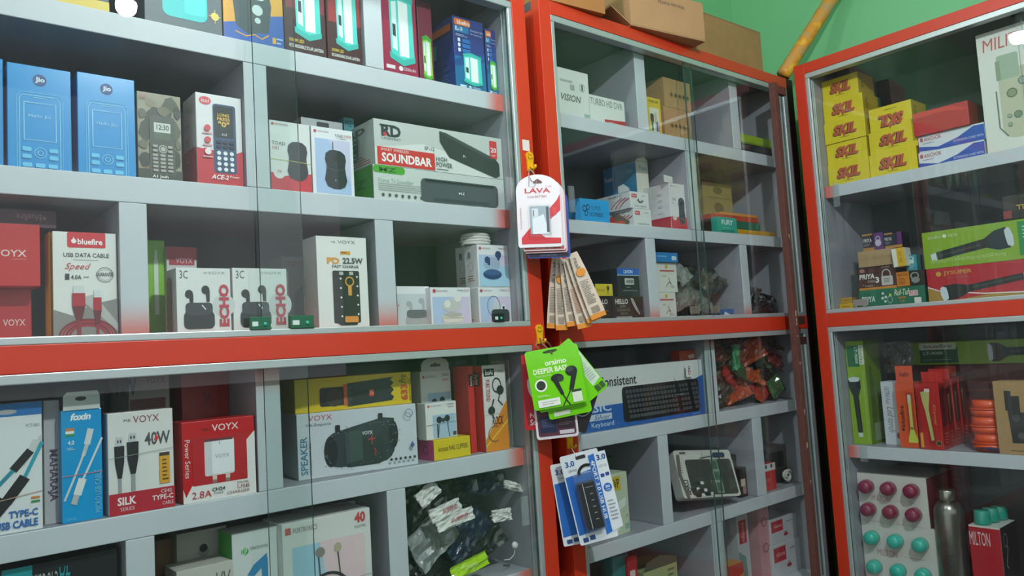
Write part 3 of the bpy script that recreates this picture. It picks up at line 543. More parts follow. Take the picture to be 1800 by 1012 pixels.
for (u, v, w, h, lab, dark) in ((457, 580, .034, .020, 'green glass lock in front of the second earbud box', 0), (530, 577, .042, .021, 'green glass lock left of the tall power bank box', 0), (876, 565, .026, .017, 'dark glass lock at the foot of the neck loop box', 1)):
    p0 = W(u, v, 1.205); e_ = empty('glass_lock', (p0.x, 1.2015, R1+.0112+H)); tag(e_, lab, 'lock', 'glass locks on the sliding doors')
    mt = M('2f6a4c', .25, metal=.4) if not dark else M('23302c', .3, metal=.4)
    v_1, f_1 = boxgeo(-w/2, 0, .003, w/2, .004, h, .0008); mesh('body', v_1, f_1, mt, parent=e_)
    v_1, f_1 = boxgeo(-w/2, -.003, 0, w/2, .004, .003, .0006); mesh('foot', v_1, f_1, mt, parent=e_)
    v_1, f_1 = boxgeo(-w*.4, -.0006, h*.25, -w*.12, .0, h*.62, 0); mesh('slot', v_1, f_1, M('c8d8d0', .3), parent=e_)
    c_ = lathe('rivet', [(.0, 0), (.0035, 0), (.0028, .0016), (0, .0018)], M('3aa890', .3), parent=e_, n=10); c_.location = (w*.22, 0, h*.4); c_.rotation_euler = (PI/2, 0, 0)

# ---- left cabinet, fourth row (below the rail)
def dz(u, v, z): return G(u, v, z).y-YS
b = Bx('cable_box', 'white cable box with blue header and title, cut off by the left edge', 'box', (-60, 716, .006), (73, 704, .006), RA[4], .04, M('e2e3e4', .4))
b.r('header', 0, 0, 1, .10, '1c6eb4').e('header', .52, .065, .14, .02, 'a8a8a8').t_('model', 'FCT-801', .78, .17, .96, .195, '9a9a9c')
b.p('cable_picture', [(.80, .42), (.95, .28), (1, .26), (1, .30), (.72, .52)], 'c8c8c8')
b.ln('cable_picture', [(.92, .30), (.82, .40)], .09, 'd0d0d0').ln('cable_picture', [(.84, .38), (.60, .52)], .12, '1e2022').ln('cable_picture', [(.60, .52), (.3, .68)], .06, '2c8ca0').ln('cable_picture', [(1, .32), (.74, .60)], .055, '2ca0b4').ln('cable_picture', [(.76, .58), (.5, .76)], .16, '17181a').ln('cable_picture', [(.5, .74), (.3, .86)], .2, '1e2022')
b.r('flag', .84, .74, .96, .755, 'd8803a').r('flag', .84, .77, .96, .785, '3a8a4a').t_('title', 'TYPE-C', .54, .83, .93, .885, '2a68b4', bold=.03).t_('title', 'USB CABLE', .36, .905, .93, .965, '2a68b4', bold=.03)
b.ln('rubber_band', [(0, .76), (.5, .735), (1, .70)], .012, 'c89888').done()
b = Bx('cable_box', 'grey box with upright dark lettering between cable boxes', 'box', (76, 704, .028), (104, 703, .028), RA[4], .05, M('b9b5b8', .45)); b.t_('title', 'MAHARAJA', .2, .40, .85, .82, '5a4a60', rot=-90, bold=.03).done()
b = Bx('cable_box', 'sky blue cable box with white plug and hanging tab', 'box', (107, 722, .010), (178, 717, .010), RA[4], .035, M('0f9ad8', .3, coat=.4))
b.t_('logo', 'foxin', .22, .03, .73, .095, 'f0f4f4', bold=.04, it=.25).r('flag', .10, .16, .31, .185, 'd8803a').r('flag', .10, .185, .31, .21, 'ecece8').r('flag', .10, .21, .31, .232, '3a9a5a').t_('rating', '4.0', .15, .27, .31, .31, 'd8ecf4', bold=.02).lines('rating', .13, .33, .33, .36, 2, 'b8dcec')
b.ln('cable_picture', [(.72, .18), (.62, .32)], .16, 'd4d8d8').ln('cable_picture', [(.62, .32), (.52, .42)], .10, 'c0c4c4').ln('cable_picture', [(.56, .38), (.28, .62), (.05, .80)], .055, 'd0d4d4').ln('cable_picture', [(1, .27), (.62, .55), (.5, .63)], .055, 'd8dcdc').ln('cable_picture', [(.50, .62), (.36, .76)], .20, 'e2e4e4').ln('cable_picture', [(.35, .76), (.27, .84)], .15, 'b8bcbc')
b.t_('title', 'MICRO USB CABLE', .80, .56, .96, .94, '7cc8e8', rot=90).t_('model', 'FCM-01', .1, .955, .32, .975, '8ccce8')
b.ln('rubber_band', [(0, .585), (1, .575)], .02, 'c8808c')
b.p('hanging_tab', [(.04, 0), (.05, -.13), (.14, -.165), (.9, -.165), (.96, -.12), (.96, 0)], 'c9ccca').e('hanging_tab', .48, -.10, .14, .02, '3a3c3c').done()
b = Bx('cable_box', 'white cable box with two black plugs and red base', 'box', (188.5, 727, .008), (303, 717, .008), RA[4], .05, M('e2dfdc', .4))
b.t_('logo', 'VOYX', .38, .045, .78, .115, '8a3a48', bold=.0).t_('logo', 'MR', .24, .07, .35, .10, '7a6a6a').t_('power', '40W', .55, .22, .95, .355, '55575a', bold=.02).p('power', [(.745, .22), (.69, .31), (.735, .305), (.72, .35), (.78, .265), (.735, .27)], 'd83a44')
plug_usb(b, 'plug_picture', .165, .24, .98, .15); plug_usb(b, 'plug_picture', .365, .21, .95, .18)
b.r('spec_strip', .77, .44, .93, .75, 'e2a02c').r('spec_strip', .77, .44, .93, .475, '4a3a28').lines('spec_strip', .81, .50, .91, .73, 6, '6a4a18')
b.r('red_base', 0, .79, 1, 1, 'b91e32').ln('rubber_band', [(0, .445), (1, .40)], .008, '8a9a94').t_('title', 'SILK', .12, .83, .40, .91, 'f4e8e8', bold=.03).t_('title', 'SERIES', .16, .93, .37, .965, 'e8c4c8').t_('title', 'CE42', .78, .81, .95, .845, 'f4e4e4').t_('title', 'TYPE-C', .64, .86, .97, .91, 'f4e8e8', bold=.02).t_('title', 'CABLE', .80, .93, .97, .965, 'f0d8d8').done()
b = Bx('charger_box', 'red and white charger box with a white wall plug', 'box', (319, 744, .004), (446, 729, .004), RA[4], .055, M('c5121c', .35))
b.p('white_base', [(0, .82), (.06, 1), (0, 1)], 'e6e0de').p('white_base', [(0, 1), (.0, .985), (.12, .79), (.86, .79), (.88, .3), (1, .19), (1, 1)], 'e8e2e0').t_('logo', 'VOYX', .40, .06, .77, .145, 'f4dcdc', bold=.01).t_('logo', 'MR', .27, .10, .36, .13, '5a2024')
b.q('panel', .13, .20, .88, .80, 'bb1a24', .01).t_('series', 'Power Series', .03, .22, .10, .69, 'f0d0d0', rot=-90, bold=.005)
b.q('charger_picture', .29, .25, .70, .70, 'd8d4d8', .03).q('charger_picture', .39, .26, .70, .68, 'eceaee', .03).r('charger_picture', .29, .24, .68, .27, '6a3a40').ln('charger_picture', [(.50, .28), (.50, .32)], .008, '5a5a60').t_('charger_picture', 'VOYX', .43, .44, .63, .485, '9a9aa0')
for x in (.42, .60): b.r('charger_picture', x-.03, .69, x+.03, .78, 'd8c8b8'); b.r('charger_picture', x-.03, .75, x+.03, .79, '9a7a6a')
b.t_('title', '2.8A', .11, .87, .37, .955, 'c23444', bold=.0).t_('title', 'CH24', .38, .85, .555, .895, '3a3a3c', bold=.02).t_('title', 'TYPE-B', .40, .91, .53, .935, '6a6a6c').t_('title', 'DUAL', .73, .815, .90, .845, '8a4a50').t_('title', 'USB', .73, .86, .90, .905, 'a85a60').t_('title', 'CHARGER', .58, .925, .90, .96, '8a4a50').done()
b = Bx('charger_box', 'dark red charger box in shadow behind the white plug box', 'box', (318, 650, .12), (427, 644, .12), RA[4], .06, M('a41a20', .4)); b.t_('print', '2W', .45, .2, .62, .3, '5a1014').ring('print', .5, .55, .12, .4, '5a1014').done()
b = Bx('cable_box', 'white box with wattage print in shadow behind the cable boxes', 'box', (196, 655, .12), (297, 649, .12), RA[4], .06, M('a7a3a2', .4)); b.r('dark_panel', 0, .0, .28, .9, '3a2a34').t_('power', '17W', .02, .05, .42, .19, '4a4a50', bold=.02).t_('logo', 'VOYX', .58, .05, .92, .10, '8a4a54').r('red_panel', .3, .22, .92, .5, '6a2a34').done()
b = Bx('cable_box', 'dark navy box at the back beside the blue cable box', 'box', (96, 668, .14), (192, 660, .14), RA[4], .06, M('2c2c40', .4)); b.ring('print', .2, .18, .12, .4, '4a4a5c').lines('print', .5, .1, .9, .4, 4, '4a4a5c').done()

# right half of the fourth row
sp_d = dz(523, 831, RA[4])
sp = Bx('speaker_box', 'pale grey box with a black barrel speaker, under the yellow box', 'box', (521, 734, .045), (730, 704, .012), RA[4], .10, M('cdd0d6', .4))
sp.t_('logo', 'VOYX', .09, .04, .28, .12, 'b85a52').t_('title', 'VX-Emporio', .07, .16, .27, .22, '4a4e54').t_('side_title', 'SPEAKER', .02, .35, .075, .93, '4a80a0', rot=90, bold=.02).t_('side_title', 'WIRELESS PORTABLE', .085, .45, .105, .93, '7a8088', rot=90)
sp.q('product_picture', .21, .32, .80, .88, '2f3a3c', .12).q('product_picture', .36, .30, .70, .90, '26302f', .05).p('product_picture', [(.30, .33), (.44, .27), (.70, .17), (.80, .20), (.80, .4), (.3, .6)], '2f3a3c').e('product_picture', .26, .62, .055, .24, '1c2224').e('product_picture', .79, .46, .04, .22, '1c2224')
sp.p('product_picture', [(.38, .36), (.52, .32), (.52, .80), (.38, .84)], '3c4c48').t_('product_picture', 'VOYX', .52, .36, .61, .42, 'dfe4e4', bold=.01).ln('product_picture', [(.57, .5), (.63, .49)], .008, 'c8303a').ln('product_picture', [(.60, .43), (.60, .58)], .008, 'c8303a').arc('product_picture', .6, .7, .03, -60, 60, .008, 'c8303a')
sp.q('product_picture', .30, .22, .34, .34, '1c2224', .01).q('product_picture', .66, .10, .70, .22, '1c2224', .01)
rnd = random.Random(4)
for k in range(60): a = rnd.random()*2*PI; rr = .9+.25*rnd.random(); sp.e('splash', .50+.30*rr*math.cos(a), .56+.31*rr*math.sin(a)-.10*math.cos(a), .003+.003*rnd.random(), None, '7a8288', 6)
for k in range(6): sp.e('icons', .75+.041*k, .86, .012, None, '3a3e44')
sp.ring('badge', .92, .14, .035, .15, '5a6a90').p('badge', [(.94, .60), (.92, .67), (.94, .71), (.96, .67)], '4a5a8a').done()
ye = Bx('speaker_box', 'yellow box with a black zigzag speaker on the pale grey box', 'box', (517, 675, .055), (721, 646, .022), sp.zt+.0004, .09, M('d9b916', .4))
ye.q('product_picture', .20, .30, .42, .86, '2b2f2c', .02).e('product_picture', .32, .62, .07, None, '4a3c34').r('product_picture', .40, .24, .43, .88, 'd8642c').p('product_picture', [(.43, .22), (.84, .12), (.84, .84), (.43, .92)], '23282a')
ye.p('product_picture', [(.43, .22), (.45, .3), (.48, .36), (.45, .44), (.48, .52), (.45, .6), (.48, .7), (.45, .8), (.47, .92), (.43, .92)], '3c423c').p('product_picture', [(.84, .12), (.81, .2), (.84, .3), (.81, .4), (.84, .52), (.81, .64), (.84, .74), (.82, .84), (.86, .84), (.86, .12)], 'd9b916')
ye.r('product_picture', .62, .46, .66, .66, 'd84a2a').t_('product_picture', 'TG', .625, .5, .655, .6, 'f0e0d0').t_('title', '633', .90, .38, .965, .88, 'c0502a', rot=90, bold=.04).t_('title', 'Pro', .89, .08, .955, .34, '4a3a1a', rot=90, it=.3).t_('title', 'BASS MONOLITH', .975, .22, .995, .90, '7a5a1a', rot=90).done()
b = Bx('speaker_box', 'lime green box in shadow at the back left of the speakers', 'box', (488, 708, .17), (516, 702, .17), RA[4], .04, M('4fae1c', .4)); b.r('label_panel', 0, .85, 1, 1, '1f2a20').lines('print', .2, .3, .8, .6, 5, '3a8a18').done()
nc = Bx('nail_clipper_box', 'yellow and magenta carton of nail clippers under the earphone boxes', 'box', (762, 776, .012), (826, 763, .012), RA[4], .055, M('e0c41c', .4))
nc.t_('title', 'korpuza NAIL CLIPPERS', .12, .34, .92, .66, '4a3a18', bold=.005).f('L').r('magenta_side', 0, 0, 1, 1, 'c8327e').ring('magenta_side', .5, .5, .16, .3, '7a2a60').done()
def conch(tl, tr, zb, lab, t=.035):
    b = Bx('earphone_box', lab, 'box', tl, tr, zb, t, M('e4e2e0', .4)); b.e('logo', .1, .09, .035, None, 'c8404a').t_('logo', 'PORTRONICS', .17, .07, .50, .11, '9a8a8c').t_('title', 'CONCH', .70, .05, .92, .10, '4a4a4e').t_('title', 'GAMMA', .72, .13, .92, .17, 'c8707a')
    b.r('panel', .22, .34, .96, .97, 'a8c0d8').e('product_picture', .42, .48, .09, None, '23262a').e('product_picture', .68, .46, .09, None, '23262a').e('product_picture', .55, .5, .06, None, '3a3e44').ln('product_picture', [(.42, .52), (.40, .75), (.36, .97)], .02, '2a2c30').ln('product_picture', [(.68, .5), (.7, .75), (.74, .97)], .02, '2a2c30').ln('product_picture', [(.36, .6), (.36, .96)], .04, '2a2c30').r('badge', .85, .84, .96, .94, '3a3a40').ln('rubber_band', [(0, .6), (1, .56)], .012, '8a9a90').done(); return b
cl = conch((747, 709, .022), (801, 704, .022), nc.zt+.0004, 'small white earphone box in front, standing on the nail clippers', .03)
ch = conch((738, 653, .07), (791, 649, .07), nc.zt+.0004, 'taller white earphone box with arched hanging tab at the back', .035)
ch.k = 0; ch.p('hanging_tab', [(.04, .0), (.04, -.10), (.12, -.16), (.28, -.19), (.72, -.19), (.88, -.16), (.96, -.10), (.96, 0)], 'd6d4d0').p('hanging_tab', [(.34, -.06), (.34, -.10), (.44, -.10), (.5, -.13), (.56, -.10), (.68, -.10), (.68, -.06)], '55534f').done()
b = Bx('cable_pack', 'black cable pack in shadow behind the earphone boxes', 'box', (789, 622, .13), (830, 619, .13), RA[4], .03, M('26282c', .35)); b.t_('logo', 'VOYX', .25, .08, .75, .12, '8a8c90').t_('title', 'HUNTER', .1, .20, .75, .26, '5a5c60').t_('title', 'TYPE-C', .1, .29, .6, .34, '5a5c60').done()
b = Bx('earphone_box', 'narrow red and white box, left of the two sport earphone boxes', 'box', (821, 643, .03), (831, 642.5, .03), RA[4], .05, M('cc2029', .4)); b.q('logo', .1, .10, .85, .24, '2a1a1c', .1).t_('logo', 'boAt', .3, .12, .7, .23, 'f0dcdc', rot=90).f('L').r('red_side', 0, 0, 1, 1, 'c8222c').done()
b = Bx('earphone_box', 'white and orange sport earphone box with red spine', 'box', (847, 642, .012), (887, 640, .012), RA[4], .05, M('e2dcd8', .4))
b.p('orange_panel', [(0, .86), (1, .42), (1, 1), (0, 1)], 'e58a1e').ln('orange_panel', [(0, .94), (1, .66)], .05, 'e8c83a').q('logo', .05, .04, .50, .13, '232022', .03).t_('logo', 'boAt', .12, .05, .45, .115, 'f0ece8', bold=.01).lines('print', .65, .06, .95, .1, 2, '9a9490').t_('side_title', 'PURE SOUND', .10, .17, .28, .42, 'b03040', rot=-90)
b.ring('product_picture', .58, .24, .2, .2, '2a2c2e', rv=.09).e('product_picture', .72, .30, .16, .055, '2a2c2e').ln('product_picture', [(.72, .3), (.62, .42), (.8, .48)], .05, '3a3c3e').e('product_picture', .3, .53, .15, .05, '2a2c2e').ln('product_picture', [(.42, .4), (.3, .5), (.36, .62)], .06, '3a3c3e').t_('title', 'ROCK', .30, .60, .80, .70, '5a1a1c', it=.4, bold=.01)
b.arc('product_picture', .40, .80, .28, 60, 300, .03, '8a5a2a', rv=.09).ln('rubber_band', [(0, .58), (1, .56)], .012, 'c8a0a0').f('L').r('red_side', 0, 0, 1, 1, 'cc2029').q('red_side', .15, .08, .85, .24, '5a1418', .1).t_('red_side', 'boAt', .3, .10, .7, .22, 'f0dcdc', rot=90).done()
b = Bx('earphone_pack', 'black earphone pack with red tips behind the sport boxes', 'box', (851, 622, .10), (895, 619, .10), RA[4], .03, M('1f2022', .3)); b.e('ear_tip', .15, .08, .1, None, 'c02a30').e('ear_tip', .38, .07, .1, None, 'c02a30').done()
b = Bx('earphone_box', 'plain white box with rubber band at the jamb', 'box', (893, 633, .03), (914, 631, .03), RA[4], .06, M('d6d1cd', .45)); b.ln('rubber_band', [(0, .34), (1, .33)], .03, '8a8a84').done()

# ---- left cabinet, fifth row
b = Bx('cable_box', 'black cable box with turquoise corner and upside down title', 'box', (-40, 999, .02), (206, 975, .02), RA[5], .05, M('232427', .35))
b.p('corner_panel', [(.16, 0), (.37, 0), (.34, .6), (.12, .6)], '1f9aa0').t_('title', 'C TO C BRAIDED', .30, .07, .55, .17, 'b8bcbc', rot=180, bold=.01).t_('title', '4A', .56, .05, .64, .2, '1f9aa0', rot=180, it=.2).done()
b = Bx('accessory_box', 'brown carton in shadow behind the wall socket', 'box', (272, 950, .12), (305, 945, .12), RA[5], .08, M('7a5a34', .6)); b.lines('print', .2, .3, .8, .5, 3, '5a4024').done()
b = Bx('socket_box', 'grey white box with two dark round knobs', 'box', (310, 940, .10), (398, 922, .10), RA[5], .06, M('b9b5ae', .5))
for t_0 in (.16, .50): b.e('knob', .52, t_0+.03, .11, None, '9a968e'); b.e('knob', .52, t_0, .085, None, '2c2e34', 8)
b.done()
b = Bx('accessory_box', 'white printed packet lying in front of the knob box', 'packet', (310, 1003, .03), (415, 984, .03), RA[5], .06, M('c6c2ba', .5)); b.t_('title', 'VX', .65, .1, .9, .4, '5a5c60', it=.3).done()
b = Bx('stand_box', 'white and green box with a blue phone stand picture', 'box', (407, 938, .03), (487, 924, .03), RA[5], .06, M('d5d8d6', .4)); b.e('logo', .27, .17, .08, None, '3aa44a').t_('logo', 'DP', .22, .14, .32, .2, 'e8f0e8').t_('logo', 'DURACON POWER', .38, .14, .78, .17, '8a9090')
b.p('product_picture', [(.3, .38), (.45, .30), (.75, .22), (.75, .30), (.45, .40)], '3a88b8').p('product_picture', [(.62, .28), (.76, .26), (.76, .62), (.64, .64)], '3a88b8').p('product_picture', [(.64, .66), (.76, .64), (.62, 1), (.50, 1)], '8ac0dc').f('L').r('green_side', 0, 0, 1, 1, '3aa034').done()
b = Bx('neckband_box', 'white neckband box with pastel panel and red playtime number', 'box', (495, 913, .010), (650, 900, .010), RA[5], .08, M('dcdad6', .4))
b.r('panel', .10, .22, .92, 1, 'a8cce0').p('panel', [(.4, .22), (.92, .22), (.92, 1), (.55, 1)], 'e4c8cc').p('logo', [(.03, .04), (.09, .04), (.09, .10), (.03, .10)], 'c86a60').t_('logo', 'PORTRONICS', .115, .05, .38, .095, '9a9090').t_('title', '40', .81, .02, .94, .12, 'c8404a', bold=.04).t_('title', 'PLAYTIME', .81, .14, .94, .165, '8a8488')
b.e('product_picture', .40, .31, .055, .045, '8a8880').e('product_picture', .60, .30, .045, .045, 'b8ac90').ln('product_picture', [(.38, .35), (.39, .5), (.44, .7), (.5, .9)], .016, '5a564e').ln('product_picture', [(.6, .34), (.62, .55), (.68, .8), (.72, .97)], .016, '5a564e').arc('product_picture', .48, .72, .25, 150, 385, .03, '3a3c40', rv=.21)
b.ln('rubber_band', [(0, .62), (1, .61)], .008, 'a8b0b0').done()
b = Bx('neckband_box', 'white tabbed box standing behind the neckband box', 'box', (525, 897, .10), (625, 880, .10), RA[5], .03, M('d0cdc8', .45)); b.lines('print', .3, .12, .6, .16, 1, 'a8a4a0').done()

# ------------------------------------------------------------------ crumpled bags and packets
def pillow(name, w, h, t, mat, seed, nx=9, ny=7, amp=1.0):
    vs, fs = [], []; sd = Vector((seed*3.17, seed*1.31, seed*.77))
    for s_ in (1, -1):
        for j in range(ny+1):
            for i in range(nx+1):
                x, y = i/nx*2-1, j/ny*2-1; edge = (1-abs(x)**3)*(1-abs(y)**3)
                q = Vector((x*2.2, y*2.2, s_*.6)); n1 = noise.noise(q+sd); n2 = noise.noise(q*2.6+sd)
                z = s_*t/2*edge*(.75+.5*n1)+t*.38*amp*n2*(.4+edge)+t*.9*amp*noise.noise(q*.8+sd*2)
                vs.append((x*w/2*(1+.07*amp*n1), y*h/2*(1+.07*amp*n2), z))
    off = (nx+1)*(ny+1)
    for j in range(ny):
        for i in range(nx):
            a = j*(nx+1)+i; fs.append((a, a+1, a+nx+2, a+nx+1)); fs.append((off+a, off+a+nx+1, off+a+nx+2, off+a+1))
    rim = [i for i in range(nx+1)]+[j*(nx+1)+nx for j in range(1, ny+1)]+[ny*(nx+1)+i for i in range(nx-1, -1, -1)]+[j*(nx+1) for j in range(ny-1, 0, -1)]
    for k in range(len(rim)): a, b_ = rim[k], rim[(k+1) % len(rim)]; fs.append((a, off+a, off+b_, b_))
    return mesh(name, vs, fs, mat)
def bag(name, lab, cat, p, size, rot, mat, seed, group=None, amp=1.0, hdr=None):
    o = pillow(name, *size, mat, seed, amp=amp); o.location = p; o.rotation_euler = rot; tag(o, lab, cat, group)
    if hdr:
        for nm, mt, (a, b_, c, d) in hdr:
            vs, fs = [], []; N = 5; w, h, t = size; me = o.data; sd = Vector((seed*3.17, seed*1.31, seed*.77))
            for j in range(4):
                for i in range(N):
                    x, y = a+(c-a)*i/(N-1), b_+(d-b_)*j/3; edge = (1-abs(x)**3)*(1-abs(y)**3); q = Vector((x*2.2, y*2.2, .6)); n1 = noise.noise(q+sd); n2 = noise.noise(q*2.6+sd)
                    z = t/2*edge*(.75+.5*n1)+t*.38*amp*n2*(.4+edge)+t*.9*amp*noise.noise(q*.8+sd*2)
                    vs.append((x*w/2*(1+.07*amp*n1), y*h/2*(1+.07*amp*n2), z+.0012))
            for j in range(3):
                for i in range(N-1): k = j*N+i; fs.append((k, k+1, k+N+1, k+N))
            mesh(nm, vs, fs, mt, parent=o)
    return o
BAGK = M('17181b', .12, coat=1., bump=.9, scale=55, grain=.5); BAGG = M('4a4c4e', .14, coat=1., bump=.9, scale=45, grain=.5)
BAGC = M('8d908f', .14, coat=1., bump=1., scale=60, grain=.45); BAGB = M('1c2740', .14, coat=1., bump=.9, scale=50, grain=.4); BAGT = M('4e4234', .16, coat=1., bump=.9, scale=50, grain=.4)
# heaps settle by being dropped one by one into their compartment
from mathutils.bvhtree import BVHTree
def settle(name, cat, grp, labf, x0, x1, y0, y1, z0, z1, n, mats, size, seed, tries=10, amp=.8, flat=.0):
    rnd = random.Random(seed); done = []; seen = {}
    for k in range(n):
        sz = tuple(q*rnd.uniform(.85, 1.15) for q in size); o = pillow(name, *sz, mats[k % len(mats)][0], seed*7+k, amp=amp); base = [v.co.copy() for v in o.data.vertices]; polys = [list(p.vertices) for p in o.data.polygons]; best = None
        for t in range(tries):
            R_ = Euler((rnd.choice((1., 1.3, .9, .5))*(1-flat)+rnd.uniform(-.2, .2), rnd.uniform(-.6, .6)*(1-flat), rnd.uniform(-.5, .5))).to_matrix(); vs = [R_ @ q for q in base]
            lo = [min(q[i] for q in vs) for i in range(3)]; hi = [max(q[i] for q in vs) for i in range(3)]
            if hi[0]-lo[0] > x1-x0-.004 or hi[1]-lo[1] > y1-y0-.004: continue
            x = rnd.uniform(x0-lo[0]+.001, x1-hi[0]-.001); y = rnd.uniform(y0-lo[1]+.001, y1-hi[1]-.001); z = z1-hi[2]; last = None
            if t % 2: y = y0-lo[1]+.001
            near = [b_ for b_, bx in done if not (bx[0] > x+hi[0] or bx[1] < x+lo[0] or bx[2] > y+hi[1] or bx[3] < y+lo[1])]
            while z+lo[2] > z0+.0004:
                tr = BVHTree.FromPolygons([q+Vector((x, y, z)) for q in vs], polys)
                if any(tr.overlap(b_) for b_ in near): break
                last = z; z = max(z-.005, z0+.0003-lo[2]) if z-.005+lo[2] < z0+.0004 and z+lo[2] > z0+.0055 else z-.005
            if last is not None and (best is None or last+lo[2] < best[0]): best = (last+lo[2], R_, x, y, last, vs, lo, hi)
        if best is None: bpy.data.objects.remove(o); continue
        _, R_, x, y, z, vs, lo, hi = best; mw = R_.to_4x4(); mw.translation = (x, y, z); o.matrix_world = mw
        done.append((BVHTree.FromPolygons([q+Vector((x, y, z)) for q in vs], polys), (x+lo[0], x+hi[0], y+lo[1], y+hi[1])))
        fx, fz = (x-x0)/(x1-x0), (z-z0)/(z1-z0); dp = (y-y0)/(y1-y0)
        lb = labf(mats[k % len(mats)][1], ('left', 'middle', 'right')[min(2, int(fx*3))], ('bottom', 'lower part', 'upper part', 'top')[min(3, int(fz*4))], ('front', 'back')[int(dp > .45)]); seen[lb] = seen.get(lb, 0)+1
        if seen[lb] > 1: lb = lb.replace(' at the ', (' flat at the ', ' bent at the ', ' upright at the ', ' small at the ')[min(3, seen[lb]-2)], 1)
        tag(o, lb, cat, grp)
    return done
settle('bagged_cable', 'bag', 'heap of bagged cables', lambda c_, a, b_, d: '%s crumpled cable bag at the %s %s %s of the left cabinet heap' % (c_, a, d, b_), .759, 1.044, YS+.034, YS+.20, RA[5]+H, -.2445+H, 56,
       [(BAGK, 'black'), (BAGK, 'glossy black'), (BAGG, 'dark grey'), (BAGK, 'black'), (BAGB, 'navy'), (BAGC, 'silvery clear'), (BAGK, 'black'), (BAGT, 'brownish')], (.115, .065, .020), 11)
for (u, v, d, w, h, ry, lab, sd) in ((783, 897, .015, .075, .026, -.15, 'white card with red print in the upper part of the bag heap', 70), (800, 912, .012, .088, .024, -.12, 'white card with red print lying lower in the bag heap', 71), (752, 868, .014, .05, .03, -.5, 'pale grey label card at the upper left of the bag heap', 72), (882, 905, .014, .05, .024, .05, 'white torn card on the right of the bag heap', 73), (905, 855, .014, .06, .016, .35, 'white paper strip at the top right of the bag heap', 74)):
    p = P(u, v, d); o = bag('bag_card', lab, 'card', p, (w, h, .006), (PI/2-.25, ry, .05), M('d3d1cd', .4), sd, 'header cards in the cable heap', amp=1.6)
    if sd < 72:
        g_, f_ = glyphs('SUPER-D', .01, .2); mesh('lettering', [((x-.5)*w*.5+.008, (y-.5)*h*.3, .0062+.0015*math.sin(x*5)) for x, y in g_], f_, M('b83a40'), parent=o)
p = P(826, 994, .008); o = bag('cable_packet', 'bright lime packet at the foot of the bag heap', 'packet', p, (.088, .026, .006), (PI/2-.3, -.18, 0), M('a4cc10', .3, coat=.5), 75, amp=1.2)
g_, f_ = glyphs('Oraimo', 0, .2); mesh('lettering', [((x-.5)*.03, (y-.5)*.008, .006) for x, y in g_], f_, M('dfeca0'), parent=o)
p = P(905, 958, .012); e_ = empty('earphone', p); tag(e_, 'white in-ear earphone dangling on the right of the bag heap', 'earphone')
o = lathe('housing', [(.001, -.006), (.006, -.004), (.008, .001), (.005, .005), (.001, .006)], M('d8d6d2', .3), parent=e_, n=12); o.rotation_euler = (1.2, .3, 0)
tube('cable', [(0, 0, -.005), (-.003, 0, -.018), (-.012, .004, -.026), (-.026, .006, -.025)], .0011, M('c8c6c2', .4), parent=e_, n=5)

# ---- corner cabinet, top row
b = Bx('recorder_box', 'tall white video recorder box at the top left corner', 'box', (955, 109, .02), (1033, 131.5, .02), RB[1], .16, M('d9d8d3', .45))
b.t_('title', 'VISION', .34, .52, .80, .66, '6c6c68', it=.25, bold=.02).t_('series', 'PREMIUM SERIES', .34, .23, .62, .28, '8a8a86').r('badge', .56, .31, .66, .42, 'a8a8a4').ring('badge', .84, .33, .07, .12, '9a9a96').t_('badge', 'I', .82, .27, .86, .39, '6a6a68').r('sticker', .85, .86, .99, .97, '9fb0a8').done()
b = Bx('recorder_box', 'low white video recorder box with a red series strip', 'box', (1034, 164, .02), (1097, 180, .02), RB[1], .16, M('dbdad6', .45))
b.t_('title', 'TURBO HD DVR', .04, .10, .93, .34, '76767a').p('red_strip', [(.40, .80), (1, .74), (1, 1), (.40, 1)], 'b52230').t_('red_strip', '7100 Series', .52, .85, .82, .95, 'ecc8cc').done()
b = Bx('tool_box', 'yellow tool set box with screwdriver picture', 'box', (1136, 170, .012), (1160, 174, .012), RB[1], .03, M('d7b229', .4))
b.t_('title', 'TOOL SET', .1, .07, .85, .14, '4a4a2a', bold=.02).q('window', .14, .28, .84, .95, 'd6d2b8', .06).q('tools_picture', .18, .45, .42, .7, '2a3a2c', .08).r('tools_picture', .22, .66, .36, .93, '2a6a3c').r('tools_picture', .50, .42, .54, .92, '8a8a86').r('tools_picture', .58, .66, .70, .93, '2a5a9a').r('tools_picture', .58, .40, .64, .66, 'b8b8b0').r('tools_picture', .73, .68, .8, .93, 'c84a2c').done()
CARD = M('b58a5c', .75, grain=.10, scale=25)
lo = Bx('carton', 'brown carton at the bottom of the pair beside the tool set', 'box', (1166, 187, .03), (1213, 196, .03), RB[1], .13, CARD, group='brown cartons beside the tool set')
hi = Bx('carton', 'brown carton on top of the pair beside the tool set', 'box', (1165, 135, .03), (1212, 147, .03), lo.zt+.0004, .13, CARD, group='brown cartons beside the tool set')
for q in (lo, hi):
    for k in range(5): q.ring('handling_marks', .27+.15*k, .55, .065, .25, '4a3826', 4); q.e('handling_marks', .27+.15*k, .55, .03, None, '4a3826', 6)
    q.done()
b = Bx('keyboard_box', 'black box with printed lettering at the top right corner', 'box', (1297, 248, .02), (1390, 270, .02), RB[1], .12, M('222321', .4)); b.t_('title', 'TERABYTE', .02, .2, .3, .5, '7a7a74').r('label', .2, .74, .34, 1, 'b8b8b0').lines('print', .45, .4, .7, .6, 1, '5a5a56').done()
o = Bx('keyboard_box', 'flat lime green box lying on the black box', 'box', (1296, 231, .02), (1390, 256, .02), b.zt+.0004, .12, M('93b01c', .4)); o.r('edge_band', 0, .8, 1, 1, '6d8a18').done()

